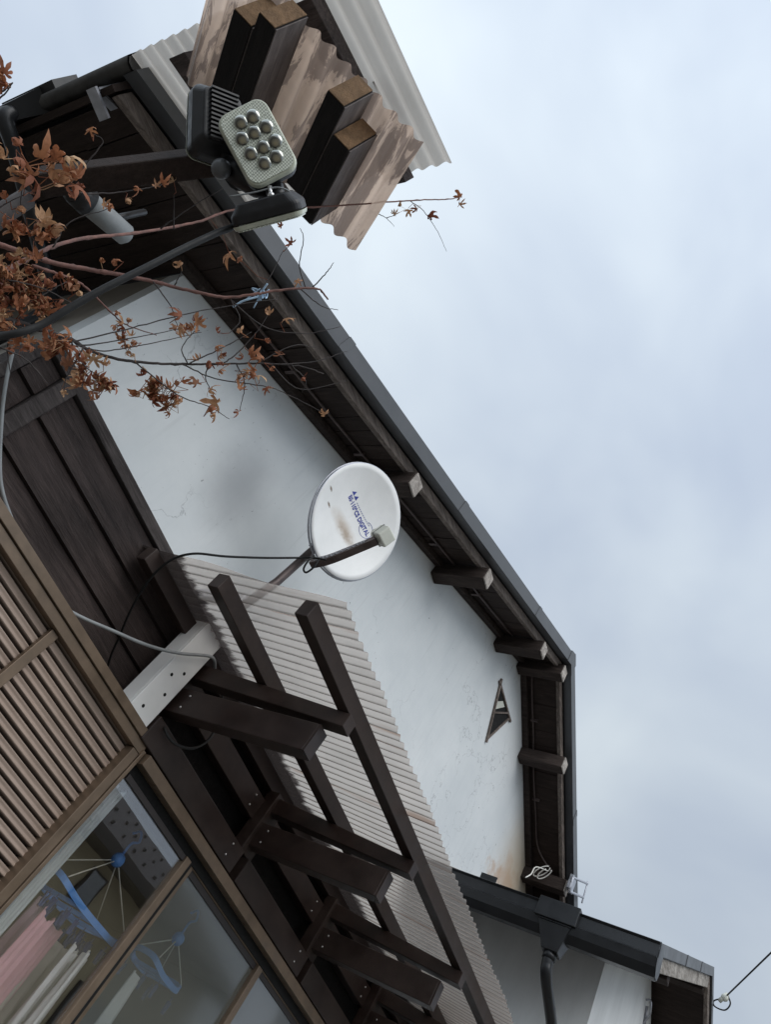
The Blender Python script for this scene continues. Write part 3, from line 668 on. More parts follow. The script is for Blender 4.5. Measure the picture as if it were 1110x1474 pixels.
for x0 in (-.122, -.094):
    lt.add([on_dish(x0, TY+.040), on_dish(x0+.026, TY+.040), on_dish(x0+.020, TY+.066)], [(0,1,2)])
rr_ = [(TX+.085+.043*math.cos(a)*1.0, TY+.012+.043*math.sin(a)) for a in [math.radians(d) for d in range(-180, 121, 10)]]
for i in range(len(rr_)-1):
    (x0,y0),(x1,y1) = rr_[i], rr_[i+1]; cx, cy = TX+.085, TY+.012
    lt.add([on_dish(x0,y0), on_dish(x1,y1), on_dish(cx+(x1-cx)*.94, cy+(y1-cy)*.94), on_dish(cx+(x0-cx)*.94, cy+(y0-cy)*.94)], [(0,1,2,3)])
for i in range(12):                                  # the tiny line of print over the name
    x0 = -.055 + i*.012; lt.add([on_dish(x0,TY+.040), on_dish(x0+.008,TY+.040), on_dish(x0+.008,TY+.043), on_dish(x0,TY+.043)], [(0,1,2,3)])
part('lettering', lt, M['ink'], ro)
lnbp = W(550,771,1,1.85)
a0 = dc - dv*.345 + dn*(-.015); a1 = dc - dv*.31 + dn*.08; a2 = dc - dv*.215 + dn*.2; a3 = lnbp - dv*.035 - dn*.005
fa_ = MB(); ap = spline([a0, a1, a2, a3], 6)
for i in range(len(ap)-1): fa_.beam(ap[i], ap[i+1] + (ap[i+1]-ap[i])*.02, .034, .036, dv)
arm = part('feed_arm', fa_, M['mast'], dish)
for sgn in (1, -1):
    lat = MB()
    for i in range(2, len(ap)-5):
        d = (ap[i+1]-ap[i]).normalized(); sd_ = d.cross(dv).normalized()
        for q in (1, -1):
            p = ap[i] + sd_*(.0185*sgn); lat.beam(p - dv*.014*q, p + d*((ap[i+1]-ap[i]).length) + dv*.014*q, .003, .003, sd_)
    part('lattice_rib', lat, M['galv'], arm)
lb = MB(); ld = (dc - dv*.06 - lnbp).normalized(); lu = ld.cross(du).normalized(); lu = lu if lu.z > 0 else -lu; ls = lu.cross(ld)
lb.prism([lnbp + ls*a + lu*b - ld*.045 for a, b in ((-.037,-.034),(.037,-.034),(.037,.034),(-.037,.034))], ld*.07)
lo = part('feed_horn', lb, M['lnb'], dish, .007)
lc = MB(); lc.tube([lnbp + ld*.024, lnbp + ld*.055], .026, 18); part('horn_cap', lc, M['lnb'], lo)
lc = MB(); lc.prism([lnbp + ls*a + lu*b for a, b in ((-.0385,-.0355),(.0385,-.0355),(.0385,.0355),(-.0385,.0355))], ld*.003); part('seam', lc, M['sensor'], lo)
mpole = MB(); mpole.tube([W(452,790,1,2.25)+Vector((0,.0,.06)), W(452,790,1,2.25), W(398,838,1,2.27), (1.742,2.30,1.62)], .020, 14)
part('mast', mpole, M['mast'], dish)
mk = MB(); mk.prism([dc - dn*.075 + du*a + dv*b for a, b in ((-.07,-.16),(.07,-.16),(.05,.08),(-.05,.08))], -dn*.06); mk.beam(dc - dn*.12 - dv*.12, (1.787,2.25,2.13), .06, .05)
part('mount_bracket', mk, M['galv'], dish, .004)
part('wall_arm', MB().beam((1.742,2.30,1.68),(1.742,2.60,1.66),.05,.05), M['galv'], dish, .004)

# ------------------------------------------------------------------ small corner canopy near the eye
cu_ = Vector((.81474543,-.57981883,0)); cv_ = Vector((.57334751,.8056521,.14898765)); cn_ = cu_.cross(cv_)
K = 1.3
org = D(606,203,1.0); org = org * (1.5*K/org.z)
cc = cn_.dot(org)
can = thing('corner_canopy', org, 'small bronze corrugated canopy on black timber rafters at the top, near the eye', 'canopy', None, (cu_, cv_, cn_))
def uv(px, py, wv=0.):
    p = onpl(px, py, cn_, cc + wv) - org; return p.dot(cu_), p.dot(cv_)
def loc(u, v, w_): return org + cu_*u + cv_*v + cn_*w_
P2 = .058
shc = MB(); UL, UR = uv(291,5)[0], .006
def shf(a, b):
    u = UL + (UR-UL)*a; v0 = .002*math.sin(u*40); v = v0 + .455*b
    if u < -.50: v = v + .0
    return loc(u, v, .0125*math.sin(2*math.pi*u/P2))
shc.grid(shf, int((UR-UL)/P2*12), 10)
part('canopy_sheet', shc, M['bronze_sheet'], can)
HR = .135                                            # rafter depth, tops just under the sheet
def rafter(pl, pr, v1, name='rafter'):
    ul, v0 = uv(*pl, -HR-.012); ur, _ = uv(*pr, -HR-.012)
    b = MB(); zt, zb = -.012, -HR-.012
    b.prism([loc(ul,v0,zb), loc(ur,v0,zb), loc(ur,v0,zt), loc(ul,v0,zt)], cv_*(v1-v0))
    o = part(name, b, M['black_timber'], can, .003)
    e = MB(); g_ = .002; e.prism([loc(ul+g_,v0-.003,zb+g_), loc(ur-g_,v0-.003,zb+g_), loc(ur-g_,v0-.003,zt-g_), loc(ul+g_,v0-.003,zt-g_)], cv_*.0025)
    part('cut_end', e, M['orange_end'], o)
    sd2 = MB(); sd2.prism([loc(ur+.0005,v0+.002,zb+.004), loc(ur+.0005,v1,zb+.004), loc(ur+.0005,v1,zt), loc(ur+.0005,v0+.002,zt)], cu_*.003)
    so_ = part('grey_side', sd2, M['rafter_side'], o)  # lighter grey facing on one side of the rafter
    return ul, ur, v0, zb
V3, V4 = uv(412,263,-HR-.012)[1], uv(448,326,-HR-.012)[1]
rafter((471,130),(493,158),V3)
rafter((479,194),(501,219),V4)
rafter((372,18),(396,40),V3)
rafter((336,13),(362,38),V3)
# roof panel of pale corrugated plastic in the slope of the big roof, on battens
pan = thing('corrugated_roof_panel', (0,1.7,2.2), 'pale corrugated plastic roof panel above the bronze canopy', 'roof panel', None,
            ((0,1,0), (-1/math.hypot(1,S),0,-S/math.hypot(1,S)), (-S/math.hypot(1,S),0,1/math.hypot(1,S))))
pm = MB()
def pf2(a, b):
    y = 1.243 + (2.23-1.243)*a; x = -.295 + .60*b
    return Vector((x,y,zr(0)+S*x-.005)) + Vector((-S,0,1)).normalized()*(.0085*math.sin(2*math.pi*(y-1.7)/.055))
pm.grid(pf2, 18*12, 4); part('panel_sheet', pm, M['pale_sheet'], pan)
for y in (1.43, 1.95):
    b = MB(); b.prism([(-.235,y-.035,zr(-.235)-.085),(.325,y-.035,zr(.325)-.085),(.325,y-.035,zr(.325)-.02),(-.235,y-.035,zr(-.235)-.02)], (0,.075,0))
    part('batten', b, M['batten'], pan, .003)
pb = MB(); q = [W(538,117,1,1.385), W(552,109,1,1.385), W(590,156,1,1.385), W(583,170,1,1.385), W(571,172,1,1.385)]
pb.prism(q, (0,.006,0)); po = part('nail_plate', pb, M['galv'], pan)
for s_ in ((560,137),(570,142),(573,153),(557,122),(583,160)): part('screw', MB().ball(W(*s_,1,1.384), .005, 8, 5), M['screw'], po)
# ------------------------------------------------------------------ lamp: dark carrier rail and three headed light
rail = MB(); rail.beam(D(60,262,1.66), D(318,231,1.60), .045, .045, cn_)
single('timber_rail', rail, M['soffit'], 'short black timber rail behind the maple twigs, carrying the floodlight', 'rail', None, .004)
LD = 1.5; lc_ = D(360,245,LD)
lamp = thing('floodlight', lc_, 'black three headed garden floodlight with motion sensor, hanging by the canopy', 'floodlight', None, (RI, -DN, -FW))
PXM = LD/FPX*.93                                     # metres per picture unit at that distance
ctr = ray(360,245).normalized()
def L(px, py, dd=0.): return ray(px, py) / ray(px, py).dot(FW) * (lc_.dot(FW) - dd)     # dd: towards the viewer
def rrect(c, ax, ay, hw, hh, r, n=6):
    out = []
    for sx, sy_, a0_ in ((1,1,0),(-1,1,90),(-1,-1,180),(1,-1,270)):
        for i in range(n+1):
            a = math.radians(a0_ + 90*i/n); out.append(c + ax*(sx*(hw-r) + r*math.cos(a)) + ay*(sy_*(hh-r) + r*math.sin(a)))
    return out
def head(c, ax, ay, az, hw, hh, r, depth, name='lamp_head'):
    """az: outward lens direction"""
    m = MB(); f0 = rrect(c, ax, ay, hw, hh, r); f1 = rrect(c - az*depth*.45, ax, ay, hw, hh, r); f2 = rrect(c - az*depth, ax, ay, hw*.74, hh*.74, r*.7)
    n = len(f0); m.add(f0+f1+f2, [(i,(i+1)%n,(i+1)%n+n,i+n) for i in range(n)] + [(i+n,(i+1)%n+n,(i+1)%n+2*n,i+2*n) for i in range(n)] + [tuple(range(n)), tuple(range(3*n-1,2*n-1,-1))])
    o = part(name, m, M['black_plastic'], lamp, .003)
    rm_ = MB(); a = rrect(c + az*.001, ax, ay, hw*1.01, hh*1.01, r); b = rrect(c + az*.009, ax, ay, hw*.965, hh*.965, r*.9); n = len(a)
    rm_.add(a+b, [(i,(i+1)%n,(i+1)%n+n,i+n) for i in range(n)] + [tuple(range(2*n-1,n-1,-1))]); part('lens_rim', rm_, M['rim'], o, .002)
    ln = MB(); a = rrect(c + az*.0095, ax, ay, hw*.92, hh*.92, r*.85); ln.prism(a, az*.002); part('lens', ln, M['lens'], o)
    return o
# front head (faces the viewer)
c1 = L(371,208,.03); ax = (L(380,151,.03) - L(316,178,.03)).normalized(); ay0 = (L(363,262,.03) - L(316,178,.03)).normalized()
az = ax.cross(ay0); az = az if az.dot(FW) < 0 else -az
az = (az + RI*.10 + DN*.05).normalized(); ay = (ay0 - az*ay0.dot(az)).normalized(); ax = ay.cross(az); 
if ax.dot(RI) < 0: ax = -ax
h1 = head(c1, ax, ay, az, 36*PXM*1.02, 53*PXM, 17*PXM, .042)
for (x, y) in ((545,415),(630,370),(725,437),(553,528),(640,482),(790,535),(705,582),(615,630),(798,645),(713,693)):
    q = L(240+x*.198, 100+y*.198, .03); q = q - az*(q-c1).dot(az) + az*.011
    part('led_lens', MB().ball(q, 10.3*PXM, 16, 10, (1,1,.6), (ax, ay, az)), M['led'], h1)
# rear head, seen from behind with its cooling fins
c2 = L(305,188,-.05); az2 = (FW*.80 - RI*.58 + DN*.05).normalized(); ay2 = (DN*1.0 - RI*.06).normalized(); ay2 = (ay2 - az2*ay2.dot(az2)).normalized(); ax2 = ay2.cross(az2)
h2 = head(c2, ax2, ay2, az2, 37*PXM, 51*PXM, 14*PXM, .05)
for i in range(12):
    p = c2 - az2*.054 + ay2*((i-5.5)*6.4*PXM); part('cooling_fin', MB().beam(p - ax2*20*PXM, p + ax2*20*PXM, .0035, .012, az2), M['black_plastic'], h2)
# lower head, tilted down
c3 = L(389,312,.0); ax3 = (RI*1.0 - DN*.20 - FW*.15).normalized(); az3 = (DN*.86 + FW*.42 + RI*.16).normalized(); az3 = (az3 - ax3*az3.dot(ax3)).normalized(); ay3 = az3.cross(ax3)
head(c3, ax3, ay3, az3, 50*PXM, 32*PXM, 14*PXM, .034)
hb = MB(); hb.tube([L(322,238,-.03), L(345,252,-.03), L(372,268,-.03), L(398,276,-.02)], [.02,.024,.022,.014], 14); hb.tube([L(345,252,-.03), L(345,252,-.10)], .028, 14)
hb.tube([L(398,268,-.0), L(402,292,.01)], .013, 12); hb.ball(L(392,277,.0), .012)
hb.beam(L(305,190,-.04), L(330,240,-.03), .02, .02); hb.tube([L(360,225,-.02), L(350,248,-.03)], .014)
part('hub', hb, M['black_plastic'], lamp)
ss = MB(); ss.ball(L(318,243,.0), 14*PXM, 18, 12); part('motion_sensor', ss, M['sensor'], lamp)
bs = MB(); bs.ball(L(390,281,.03), 5*PXM, 10, 6); bs.tube([L(388,268,.03), L(391,288,.03)], 3*PXM, 8); part('bolt', bs, M['screw'], lamp)
lw_ = MB(); lw_.tube(spline([L(330,283,.03), L(365,277,.03), L(395,270,.03), L(412,273,.03), L(425,283,.03)], 5), .0016, 6); part('lead_wire', lw_, M['grey_conduit'], lamp)
hs_ = MB(); hs_.tube(spline([D(-40,490,1.30), D(0,484,1.30), D(30,478,1.3), D(62,466,1.31), D(100,443,1.32), D(150,415,1.34), D(210,385,1.37), D(265,357,1.41), D(310,336,1.45), D(338,324,1.475), D(352,300,1.5)], 6), .0062, 10)
single('cable_hose', hs_, M['hose'], 'dark grey hose arching from the left edge up to the floodlight', 'hose')
# ------------------------------------------------------------------ spotlight under the eave
sp = thing('eave_spotlight', D(152,316,2.2), 'grey tubular spotlight with dark glass end, under the dark eave behind the twigs', 'spotlight')
p0, p1 = D(128,293,2.16), D(180,338,2.22); dd = (p1-p0).normalized()
b = MB(); b.tube([p0, p0.lerp(p1,.5), p1, p1+dd*.012], [.031,.030,.029,.016], 20); bd = part('lamp_body', b, M['grey_conduit'], sp)
b = MB(); b.tube([p0-dd*.045, p0-dd*.003], [.033,.036], 20); b.ball(p0-dd*.045, .032, 16, 8); part('glass_end', b, M['black_plastic'], sp)
b = MB(); b.ball(p0.lerp(p1,.6)-FW*.022, .016, 12, 8); b.tube([p0.lerp(p1,.5), p0.lerp(p1,.5)+Vector((.02,.05,.17))], .009, 8); part('swivel', b, M['black_plastic'], sp)

# ------------------------------------------------------------------ cables
def cable(name, pts, r, mat, label, cat='cable', n=8):
    return single(name, MB().tube(spline(pts, 7), r, n), mat, label, cat)
Wy = lambda a, b, y: W(a, b, 1, y)
cable('aerial_cable', [Wy(470,806,2.0), Wy(450,803,2.05), Wy(425,803,2.1), Wy(380,803,2.12), Wy(325,801,2.15), Wy(278,797,2.2), Wy(243,808,2.26), Wy(212,838,2.32), Wy(188,878,2.38), Wy(172,915,2.45), Wy(160,942,2.5), Wy(152,968,2.53)], .0048, M['black_rubber'], 'thin black aerial cable running from the dish across to the dark cladding')
cable('dish_cable_loop', [Wy(452,800,2.03), Wy(443,808,2.03), Wy(437,819,2.03), Wy(441,824,2.02), Wy(452,816,2.0), Wy(458,806,2.0)], .0045, M['black_rubber'], 'small black cable loop below the dish arm')
cable('grey_cable', [Wy(18,505,2.5), Wy(9,545,2.5), Wy(2,600,2.5), Wy(0,690,2.48), Wy(18,752,2.46), Wy(44,812,2.44), Wy(76,862,2.42), Wy(112,886,2.41), Wy(160,907,2.39), Wy(210,928,2.37), Wy(255,940,2.35), Wy(298,944,2.34), Wy(308,950,2.36), Wy(309,962,2.40)], .0068, M['grey_conduit'], 'long light grey cable hanging across the dark cladding to the white awning plate')
cable('looped_cable', [Wy(236,1047,2.36), Wy(243,1062,2.33), Wy(256,1073,2.31), Wy(278,1077,2.30), Wy(299,1066,2.31), Wy(311,1045,2.34), Wy(319,1010,2.40), Wy(321,985,2.42)], .006, M['hose'], 'dark grey cable sagging in a loop under the first awning beam')
coil = MB(); c0 = W(780,1254,1,2.40)
for k_ in range(2):
    coil.tube([c0 + RI*(.075*math.cos(a)*(1-.15*k_) + .02*k_) + DN*(.035*math.sin(a) + .012*k_ - .10*.3*math.cos(a)) - FW*.02*k_ for a in [math.radians(t) for t in range(0, 340-40*k_, 15)]], .0055, 6)
coil.tube(spline([c0+RI*.06, W(772,1248,1,2.4), W(765,1258,1,2.38), W(757,1263,1,2.37)], 5), .0055, 6)
single('wire_coil', coil, M['white_wire'], 'small coil of white wire tied under the right eave', 'wire')
# aerial clamp at the verge
cb = MB(); pts = [W(a, b, 1, 2.13) for a, b in ((846,1272),(825,1263),(820,1283),(840,1292))]
cb.tube(pts[:2], .012, 8); cb.tube(pts[1:3], .014, 8); cb.tube(pts[2:], .012, 8); cb.tube([W(847,1268,1,2.13), W(838,1300,1,2.13)], .008, 8)
cb.box((W(822,1272,1,2.15).x-.06,2.125,W(822,1272,1,2.15).z-.07),(W(822,1272,1,2.15).x+.05,2.16,W(822,1272,1,2.15).z+.06))
single('verge_clamp', cb, M['galv'], 'small galvanised U clamp sticking out from the right verge of the big roof', 'clamp', None, .003)
# service wire with strain insulator at the annex peak
pw = thing('service_wire', W(1030,1440,1,.93), 'thin black overhead wire with insulator running off the annex peak to the right', 'wire')
e0, e1 = W(1031,1441,1,.93), W(1128,1350,1,-2.2)
b = MB(); b.tube([W(1046,1434,1,.9), W(1110,1370,1,-.35), W(1180,1306,1,-1.6)] if False else [W(1046,1434,0,7.0), W(1110,1372,0,6.2), W(1250,1240,0,5.2)], .006, 6); part('wire', b, M['black_rubber'], pw)
b = MB(); b.ball(W(1044,1436,0,7.0), .03, 12, 8); b.tube([W(1048,1431,0,7.0), W(1036,1441,0,7.0)], .018, 8); part('insulator', b, M['lnb'], pw)
b = MB(); b.tube(spline([W(1048,1432,0,7.0), W(1052,1445,0,7.0), W(1044,1454,0,7.0), W(1030,1449,0,7.0), W(1028,1441,0,7.0), W(1040,1437,0,7.0)], 6), .006, 6); part('drip_loop', b, M['black_rubber'], pw)

# ------------------------------------------------------------------ laundry behind the glass
def hanger(label, cx, cy, cz, lx, ly, hz, npeg):
    t = thing('laundry_hanger', (cx,cy,hz), label, 'clothes hanger', 'peg hangers behind the window')
    b = MB(); pts = []
    for i in range(41):
        a = 2*math.pi*i/40; ca_, sa_ = math.cos(a), math.sin(a)
        pts.append((cx + lx*math.copysign(abs(ca_)**.55, ca_), cy + ly*math.copysign(abs(sa_)**.55, sa_), cz + .035*ca_*ca_))
    for i in range(40): b.beam(pts[i], Vector(pts[i+1]) + (Vector(pts[i+1])-Vector(pts[i]))*.05, .010, .024)
    for k_ in (-.4, 0, .4): b.beam((cx+lx*k_,cy-ly*.97,cz),(cx+lx*k_,cy+ly*.97,cz),.008,.016)
    part('hanger_frame', b, M['blue_plastic'], t)
    b = MB(); b.ball((cx,cy,hz), .03, 12, 8); b.tube(spline([(cx,cy,hz+.03),(cx,cy,hz+.08),(cx+.03,cy,hz+.11),(cx,cy,hz+.14),(cx-.03,cy,hz+.11)],5), .006, 8); part('hook', b, M['blue_plastic'], t)
    b = MB()
    for i in (4, 16, 24, 36): b.tube([(cx,cy,hz), Vector(pts[i])+Vector((0,0,.017))], .0028, 6)
    part('cord', b, M['cord'], t)
    for i in range(npeg):
        a = 2*math.pi*(i+.3)/npeg; ca_, sa_ = math.cos(a), math.sin(a); k_ = 1. if i % 3 else .55
        p = Vector((cx + lx*k_*math.copysign(abs(ca_)**.6, ca_), cy + ly*k_*math.copysign(abs(sa_)**.6, sa_), cz-.02))
        pb_ = MB(); tw = random.uniform(-.5, .5); e = Vector((math.cos(tw), math.sin(tw), 0))
        pb_.tube([p, p-Vector((0,0,.02))], .0025, 6)
        for sg in (-1, 1): pb_.beam(p - Vector((0,0,.018)) + e*(.009*sg), p - Vector((0,0,.070)) + e*(.003*sg), .013, .006, e)
        part('peg', pb_, M['peg_blue'], t)
    return t
hanger('large blue peg hanger full of laundry behind the clear pane', 2.44, 2.62, .505, .27, .14, .745, 28)
hanger('blue peg hanger half hidden behind the patterned pane', 3.03, 2.60, .575, .13, .10, .74, 6)
def garment(name, x0, y0, x1, y1, zt, ln, mat, label, folds=3, amp=.02, flare=1.15, cat='laundry'):
    m = MB(); a = Vector((x0,y0,zt)); b = Vector((x1,y1,zt)); d = b-a; nn = Vector((-d.y,d.x,0)).normalized()
    ph = random.uniform(0,6)
    def f(u, v):
        k_ = 1 + (flare-1)*v; p = a + d*(.5+(u-.5)*k_)
        sag = -.03*math.sin(math.pi*u)*(1-v)
        return p + Vector((0,0,-ln*v+sag)) + nn*(amp*math.sin(u*folds*6.28+ph+v*1.5)*(.35+v) + amp*.5*math.sin(u*folds*13+v*4))
    m.grid(f, 40, 24); o = single(name, m, mat, label, cat); so_ = o.modifiers.new('t','SOLIDIFY'); so_.thickness = .0025; return o
def hung(name, px, py, y, hw, dy, ln, mat, label, folds=3, amp=.02, flare=1.15):
    c = W(px, py, 1, y); garment(name, c.x-hw, y-dy, c.x+hw, y+dy, c.z, ln, mat, label, folds, amp, flare)
hung('red_garment', 30, 1284, 2.50, .04, .03, .55, M['red'], 'red garment pegged at the far left of the hanging laundry')
hung('pink_towel', 50, 1276, 2.46, .042, .02, .75, M['pink'], 'pink towel hanging just right of the red garment', 2, .010)
hung('mauve_shirt', 62, 1300, 2.58, .07, .06, .80, M['mauve'], 'mauve shirt hanging between the two pink cloths', 3, .02)
hung('pink_cloth', 74, 1314, 2.455, .052, .02, .85, M['pink'], 'broad pale pink cloth hanging in the middle of the laundry', 2, .010)
hung('beige_shirt', 95, 1350, 2.66, .13, .03, .60, M['grey_cloth'], 'beige grey shirt hanging at the back of the laundry', 4, .03)
hung('white_shirt', 128, 1370, 2.48, .034, .03, .85, M['white_cloth'], 'white shirt hanging at the right end of the big hanger', 3, .02, 1.9)
hung('white_vest', 112, 1362, 2.53, .05, .03, .7, M['white_cloth'], 'white vest hanging beside the white shirt at the right of the hanger', 3, .015, 1.3)
hung('pink_shirt', 84, 1330, 2.60, .06, .03, .7, M['pink'], 'pale pink shirt half hidden behind the broad pink cloth', 3, .02, 1.2)
hung('white_blouse', 197, 1402, 2.50, .04, .03, .65, M['white_cloth'], 'white blouse behind the patterned pane', 3, .03, 1.9)
garment('lace_curtain', 1.985, 2.425, 2.068, 2.44, .868, 1.9, M['lace'], 'narrow pale lace curtain beside the storm shutter', 4, .012, 1., 'curtain')

# ------------------------------------------------------------------ neighbour's house (seen as a reflection in the window)
nb = thing('neighbour_house', (11,-8.5,-1.6), 'beige neighbour house with brown snow stop roof, reflected in the clear window pane', 'house')
b = MB().box((6.5,-12,-1.6),(15,-6.5,3.25)); part('wall', b, M['nwall'], nb)
b = MB()
def nz_(y): return 3.13 + .5*(-6-y)
b.prism([(9.0,-6,nz_(-6)),(15.5,-6,nz_(-6)),(15.5,-9.1,nz_(-9.1)),(9.0,-9.1,nz_(-9.1))], (0,0,.12))
b.prism([(9.0,-9.1,nz_(-9.1)),(15.5,-9.1,nz_(-9.1)),(15.5,-12.5,3.1),(9.0,-12.5,3.1)], (0,0,.12))
nrf = part('roof', b, M['nroof'], nb)
b = MB()
for r_ in range(3):
    for i in range(14):
        x = 9.3 + i*.45 + (r_ % 2)*.22; y = -6.5 - r_*.95; b.box((x,y,nz_(y)+.12),(x+.06,y+.04,nz_(y)+.17))
part('snow_stop', b, M['ndark'], nrf)
b = MB().box((9.0,-5.98,3.0),(15.5,-5.86,3.13)); part('gutter', b, M['ndark'], nb)
b = MB().box((9.02,-6.49,3.0),(15.4,-6.0,3.06)); part('soffit', b, M['ndark'], nb)
b = MB().box((10.15,-6.49,2.27),(10.62,-6.44,2.83)); wn_ = part('window', b, M['ndark'], nb)
part('pane', MB().box((10.19,-6.438,2.31),(10.58,-6.43,2.79)), M['glass'], wn_)
b = MB().box((11.6,-6.49,-.2),(13.0,-6.44,1.6)); wn_ = part('window', b, M['ndark'], nb); part('pane', MB().box((11.66,-6.438,-.14),(12.94,-6.43,1.54)), M['glass'], wn_)
b = MB().tube([(9.25,-6.42,3.0),(9.25,-6.42,-1.55)], .04, 10); part('downpipe', b, M['ndark'], nb)

# ------------------------------------------------------------------ maple
tree = thing('maple_tree', (-.55,1.35,-1.6), 'maple with dry curled brown leaves, reaching in from the left edge', 'tree')
def brpath(pts, d0, d1):
    n = len(pts); return [D(x, y, d0 + (d1-d0)*i/(n-1)) for i, (x, y) in enumerate(pts)]
hub = D(-330,470,1.45)
tk_ = MB(); tk_.tube(spline([(-.52,1.35,-1.6),(-.50,1.36,-.9),(-.45,1.37,-.2), hub, hub+Vector((-.05,.0,.5))], 8), [.05-.001*i for i in range(33)], 12)
part('trunk', tk_, M['bark_dark'], tree)
BR = []
def branch(pts, d0, d1, r0, r1, mat='bark', root=False, nodes=True):
    p = brpath(pts, d0, d1)
    if root: p = [hub, hub.lerp(p[0], .5) + Vector((0,0,-.02))] + p
    q = spline(p, 8); n = len(q); rs = [r0 + (r1-r0)*i/(n-1) for i in range(n)]
    if nodes: rs = [r*(1.28 if i % 9 == 4 else 1) for i, r in enumerate(rs)]
    q = [v + Vector((random.gauss(0,.0004), random.gauss(0,.0004), random.gauss(0,.0004))) for v in q]
    m = MB(); m.tube(q, rs, 8); part('branch', m, M[mat], tree)
    BR.extend(q)
branch([(-30,405),(0,392),(40,372),(75,355),(120,343),(180,337),(230,330),(290,318),(332,303),(400,300),(470,297),(555,291),(600,288),(640,287),(662,284)], 1.42, 2.7, .0050, .0016, 'bark', True)
branch([(-30,345),(0,353),(40,367),(65,375),(100,383),(140,390),(180,397),(215,404),(250,413),(300,424),(330,428),(370,423),(400,418),(440,415),(460,417),(472,431)], 1.40, 1.62, .0052, .0018, 'bark', True)
branch([(-30,452),(0,456),(20,462),(50,472),(90,485),(105,490),(130,505),(170,517),(220,523),(270,524),(320,524),(370,523),(430,527),(466,538)], 1.35, 1.55, .0055, .0011, 'bark_dark', True)
branch([(45,382),(85,395),(110,405),(130,420),(160,450),(182,468),(225,482)], 1.41, 1.46, .0028, .0008, 'bark', False)
THIN = [([(440,415),(431,382),(437,345),(432,328)],1.6,1.6), ([(450,414),(472,390),(480,378)],1.6,1.62), ([(430,414),(462,440),(487,446)],1.6,1.63),
 ([(270,524),(325,498),(362,478)],1.47,1.5), ([(262,524),(310,545),(385,557),(418,570),(462,592)],1.47,1.55), ([(195,522),(255,568),(300,585),(330,603)],1.44,1.48),
 ([(95,494),(170,477),(250,456),(330,440),(400,430)],1.38,1.5), ([(95,500),(165,491),(262,473)],1.38,1.42), ([(110,497),(150,505),(215,495),(290,478)],1.39,1.46),
 ([(320,524),(345,505),(375,470),(400,425)],1.49,1.52), ([(370,523),(420,498),(455,500)],1.51,1.55), ([(400,525),(455,520),(500,505)],1.52,1.57), ([(390,525),(432,560),(500,548)],1.52,1.57),
 ([(590,289),(610,304),(630,333),(643,362)],2.6,2.66), ([(545,308),(556,314),(568,326)],2.55,2.58), ([(556,314),(570,309)],2.56,2.58), ([(180,397),(150,420),(130,430)],1.45,1.45),
 ([(94,273),(120,240),(147,205),(135,193)],1.42,1.42), ([(-20,310),(10,292),(45,276)],1.35,1.36), ([(95,274),(140,279),(200,273),(232,266)],1.42,1.46), ([(0,400),(60,415),(110,440)],1.36,1.38),
 ([(60,375),(30,300),(40,240)],1.4,1.36), ([(75,357),(100,320),(155,300)],1.44,1.45), ([(250,330),(250,280)],1.6,1.6), ([(230,330),(280,295),(320,272)],1.6,1.62), ([(0,135),(18,118)],1.2,1.2), ([(-20,160),(8,133),(18,119)],1.2,1.2),
 ([(220,405),(245,440),(255,470)],1.5,1.5), ([(330,428),(345,460),(330,480)],1.55,1.52), ([(370,424),(390,395),(408,360)],1.57,1.6), ([(250,413),(262,390)],1.52,1.52), ([(330,430),(380,470),(440,480),(490,470)],1.55,1.62),
 ([(5,452),(60,425),(95,405)],1.36,1.4), ([(0,500),(40,520),(70,555)],1.3,1.32), ([(20,462),(10,500),(15,540)],1.33,1.33),([(100,487),(120,525),(150,545)],1.38,1.4),([(120,500),(95,545),(92,565)],1.38,1.38),
 ([(270,524),(262,500),(285,470)],1.47,1.48), ([(300,524),(296,545),(310,575)],1.48,1.5), ([(340,524),(352,552),(345,590)],1.5,1.5), ([(418,524),(440,548),(434,566)],1.53,1.54)]
for pts, d0, d1 in THIN: branch(pts, d0, d1, .0014, .0006, 'bark_dark', False, False)
LV = []
def L_(x, y, s, d=None, k=1, sp_=10): 
    for _ in range(k if k < 3 else int(k*1.5)): LV.append((x + random.gauss(0, sp_ if k > 1 else 0), y + random.gauss(0, sp_ if k > 1 else 0), s*random.uniform(.75,1.2)*(1.22 if y > 440 and k < 3 else 1), d))
for a in ((128,188,17),(250,262,19),(165,375,16),(145,378,16),(262,378,15),(330,366,19),(346,374,15),(420,350,15),(405,326,11),(285,467,14),(312,478,12),(410,460,12),(434,546,9),(467,594,11),(343,592,9),(92,567,14),(360,512,12),(376,515,13),(385,560,13),(388,452,11),(300,562,14),(312,580,15),(342,545,15),(345,560,14),(300,592,12),(309,596,11),(252,578,12),(262,548,14),(283,552,14),(234,264,12),(200,271,13),(180,287,15),(160,300,15),(150,296,14),(118,272,14),(108,283,14),(225,268,9),(260,455,13),(262,472,14),(430,405,10),(403,510,9),(382,490,9),(325,510,11),(310,498,11),(345,478,9),(372,540,13),(358,535,12)): L_(*a)
L_(60,240,24,1.33,5,17); L_(18,255,24,1.33,3,14); L_(95,262,22,1.35,3,10); L_(30,215,18,1.34,2,10); L_(20,288,20,1.34,2,12); L_(62,335,20,1.38,4,12); L_(42,322,18,1.38,2,12)
L_(28,412,14,1.38,44,22); L_(50,440,13,1.38,12,14); L_(8,395,15,1.36,7,14); L_(100,412,14,1.42,4,8); L_(90,505,17,1.38,9,14); L_(128,530,16,1.4,9,12); L_(148,556,15,1.41,8,9); L_(118,548,15,1.39,4,9)
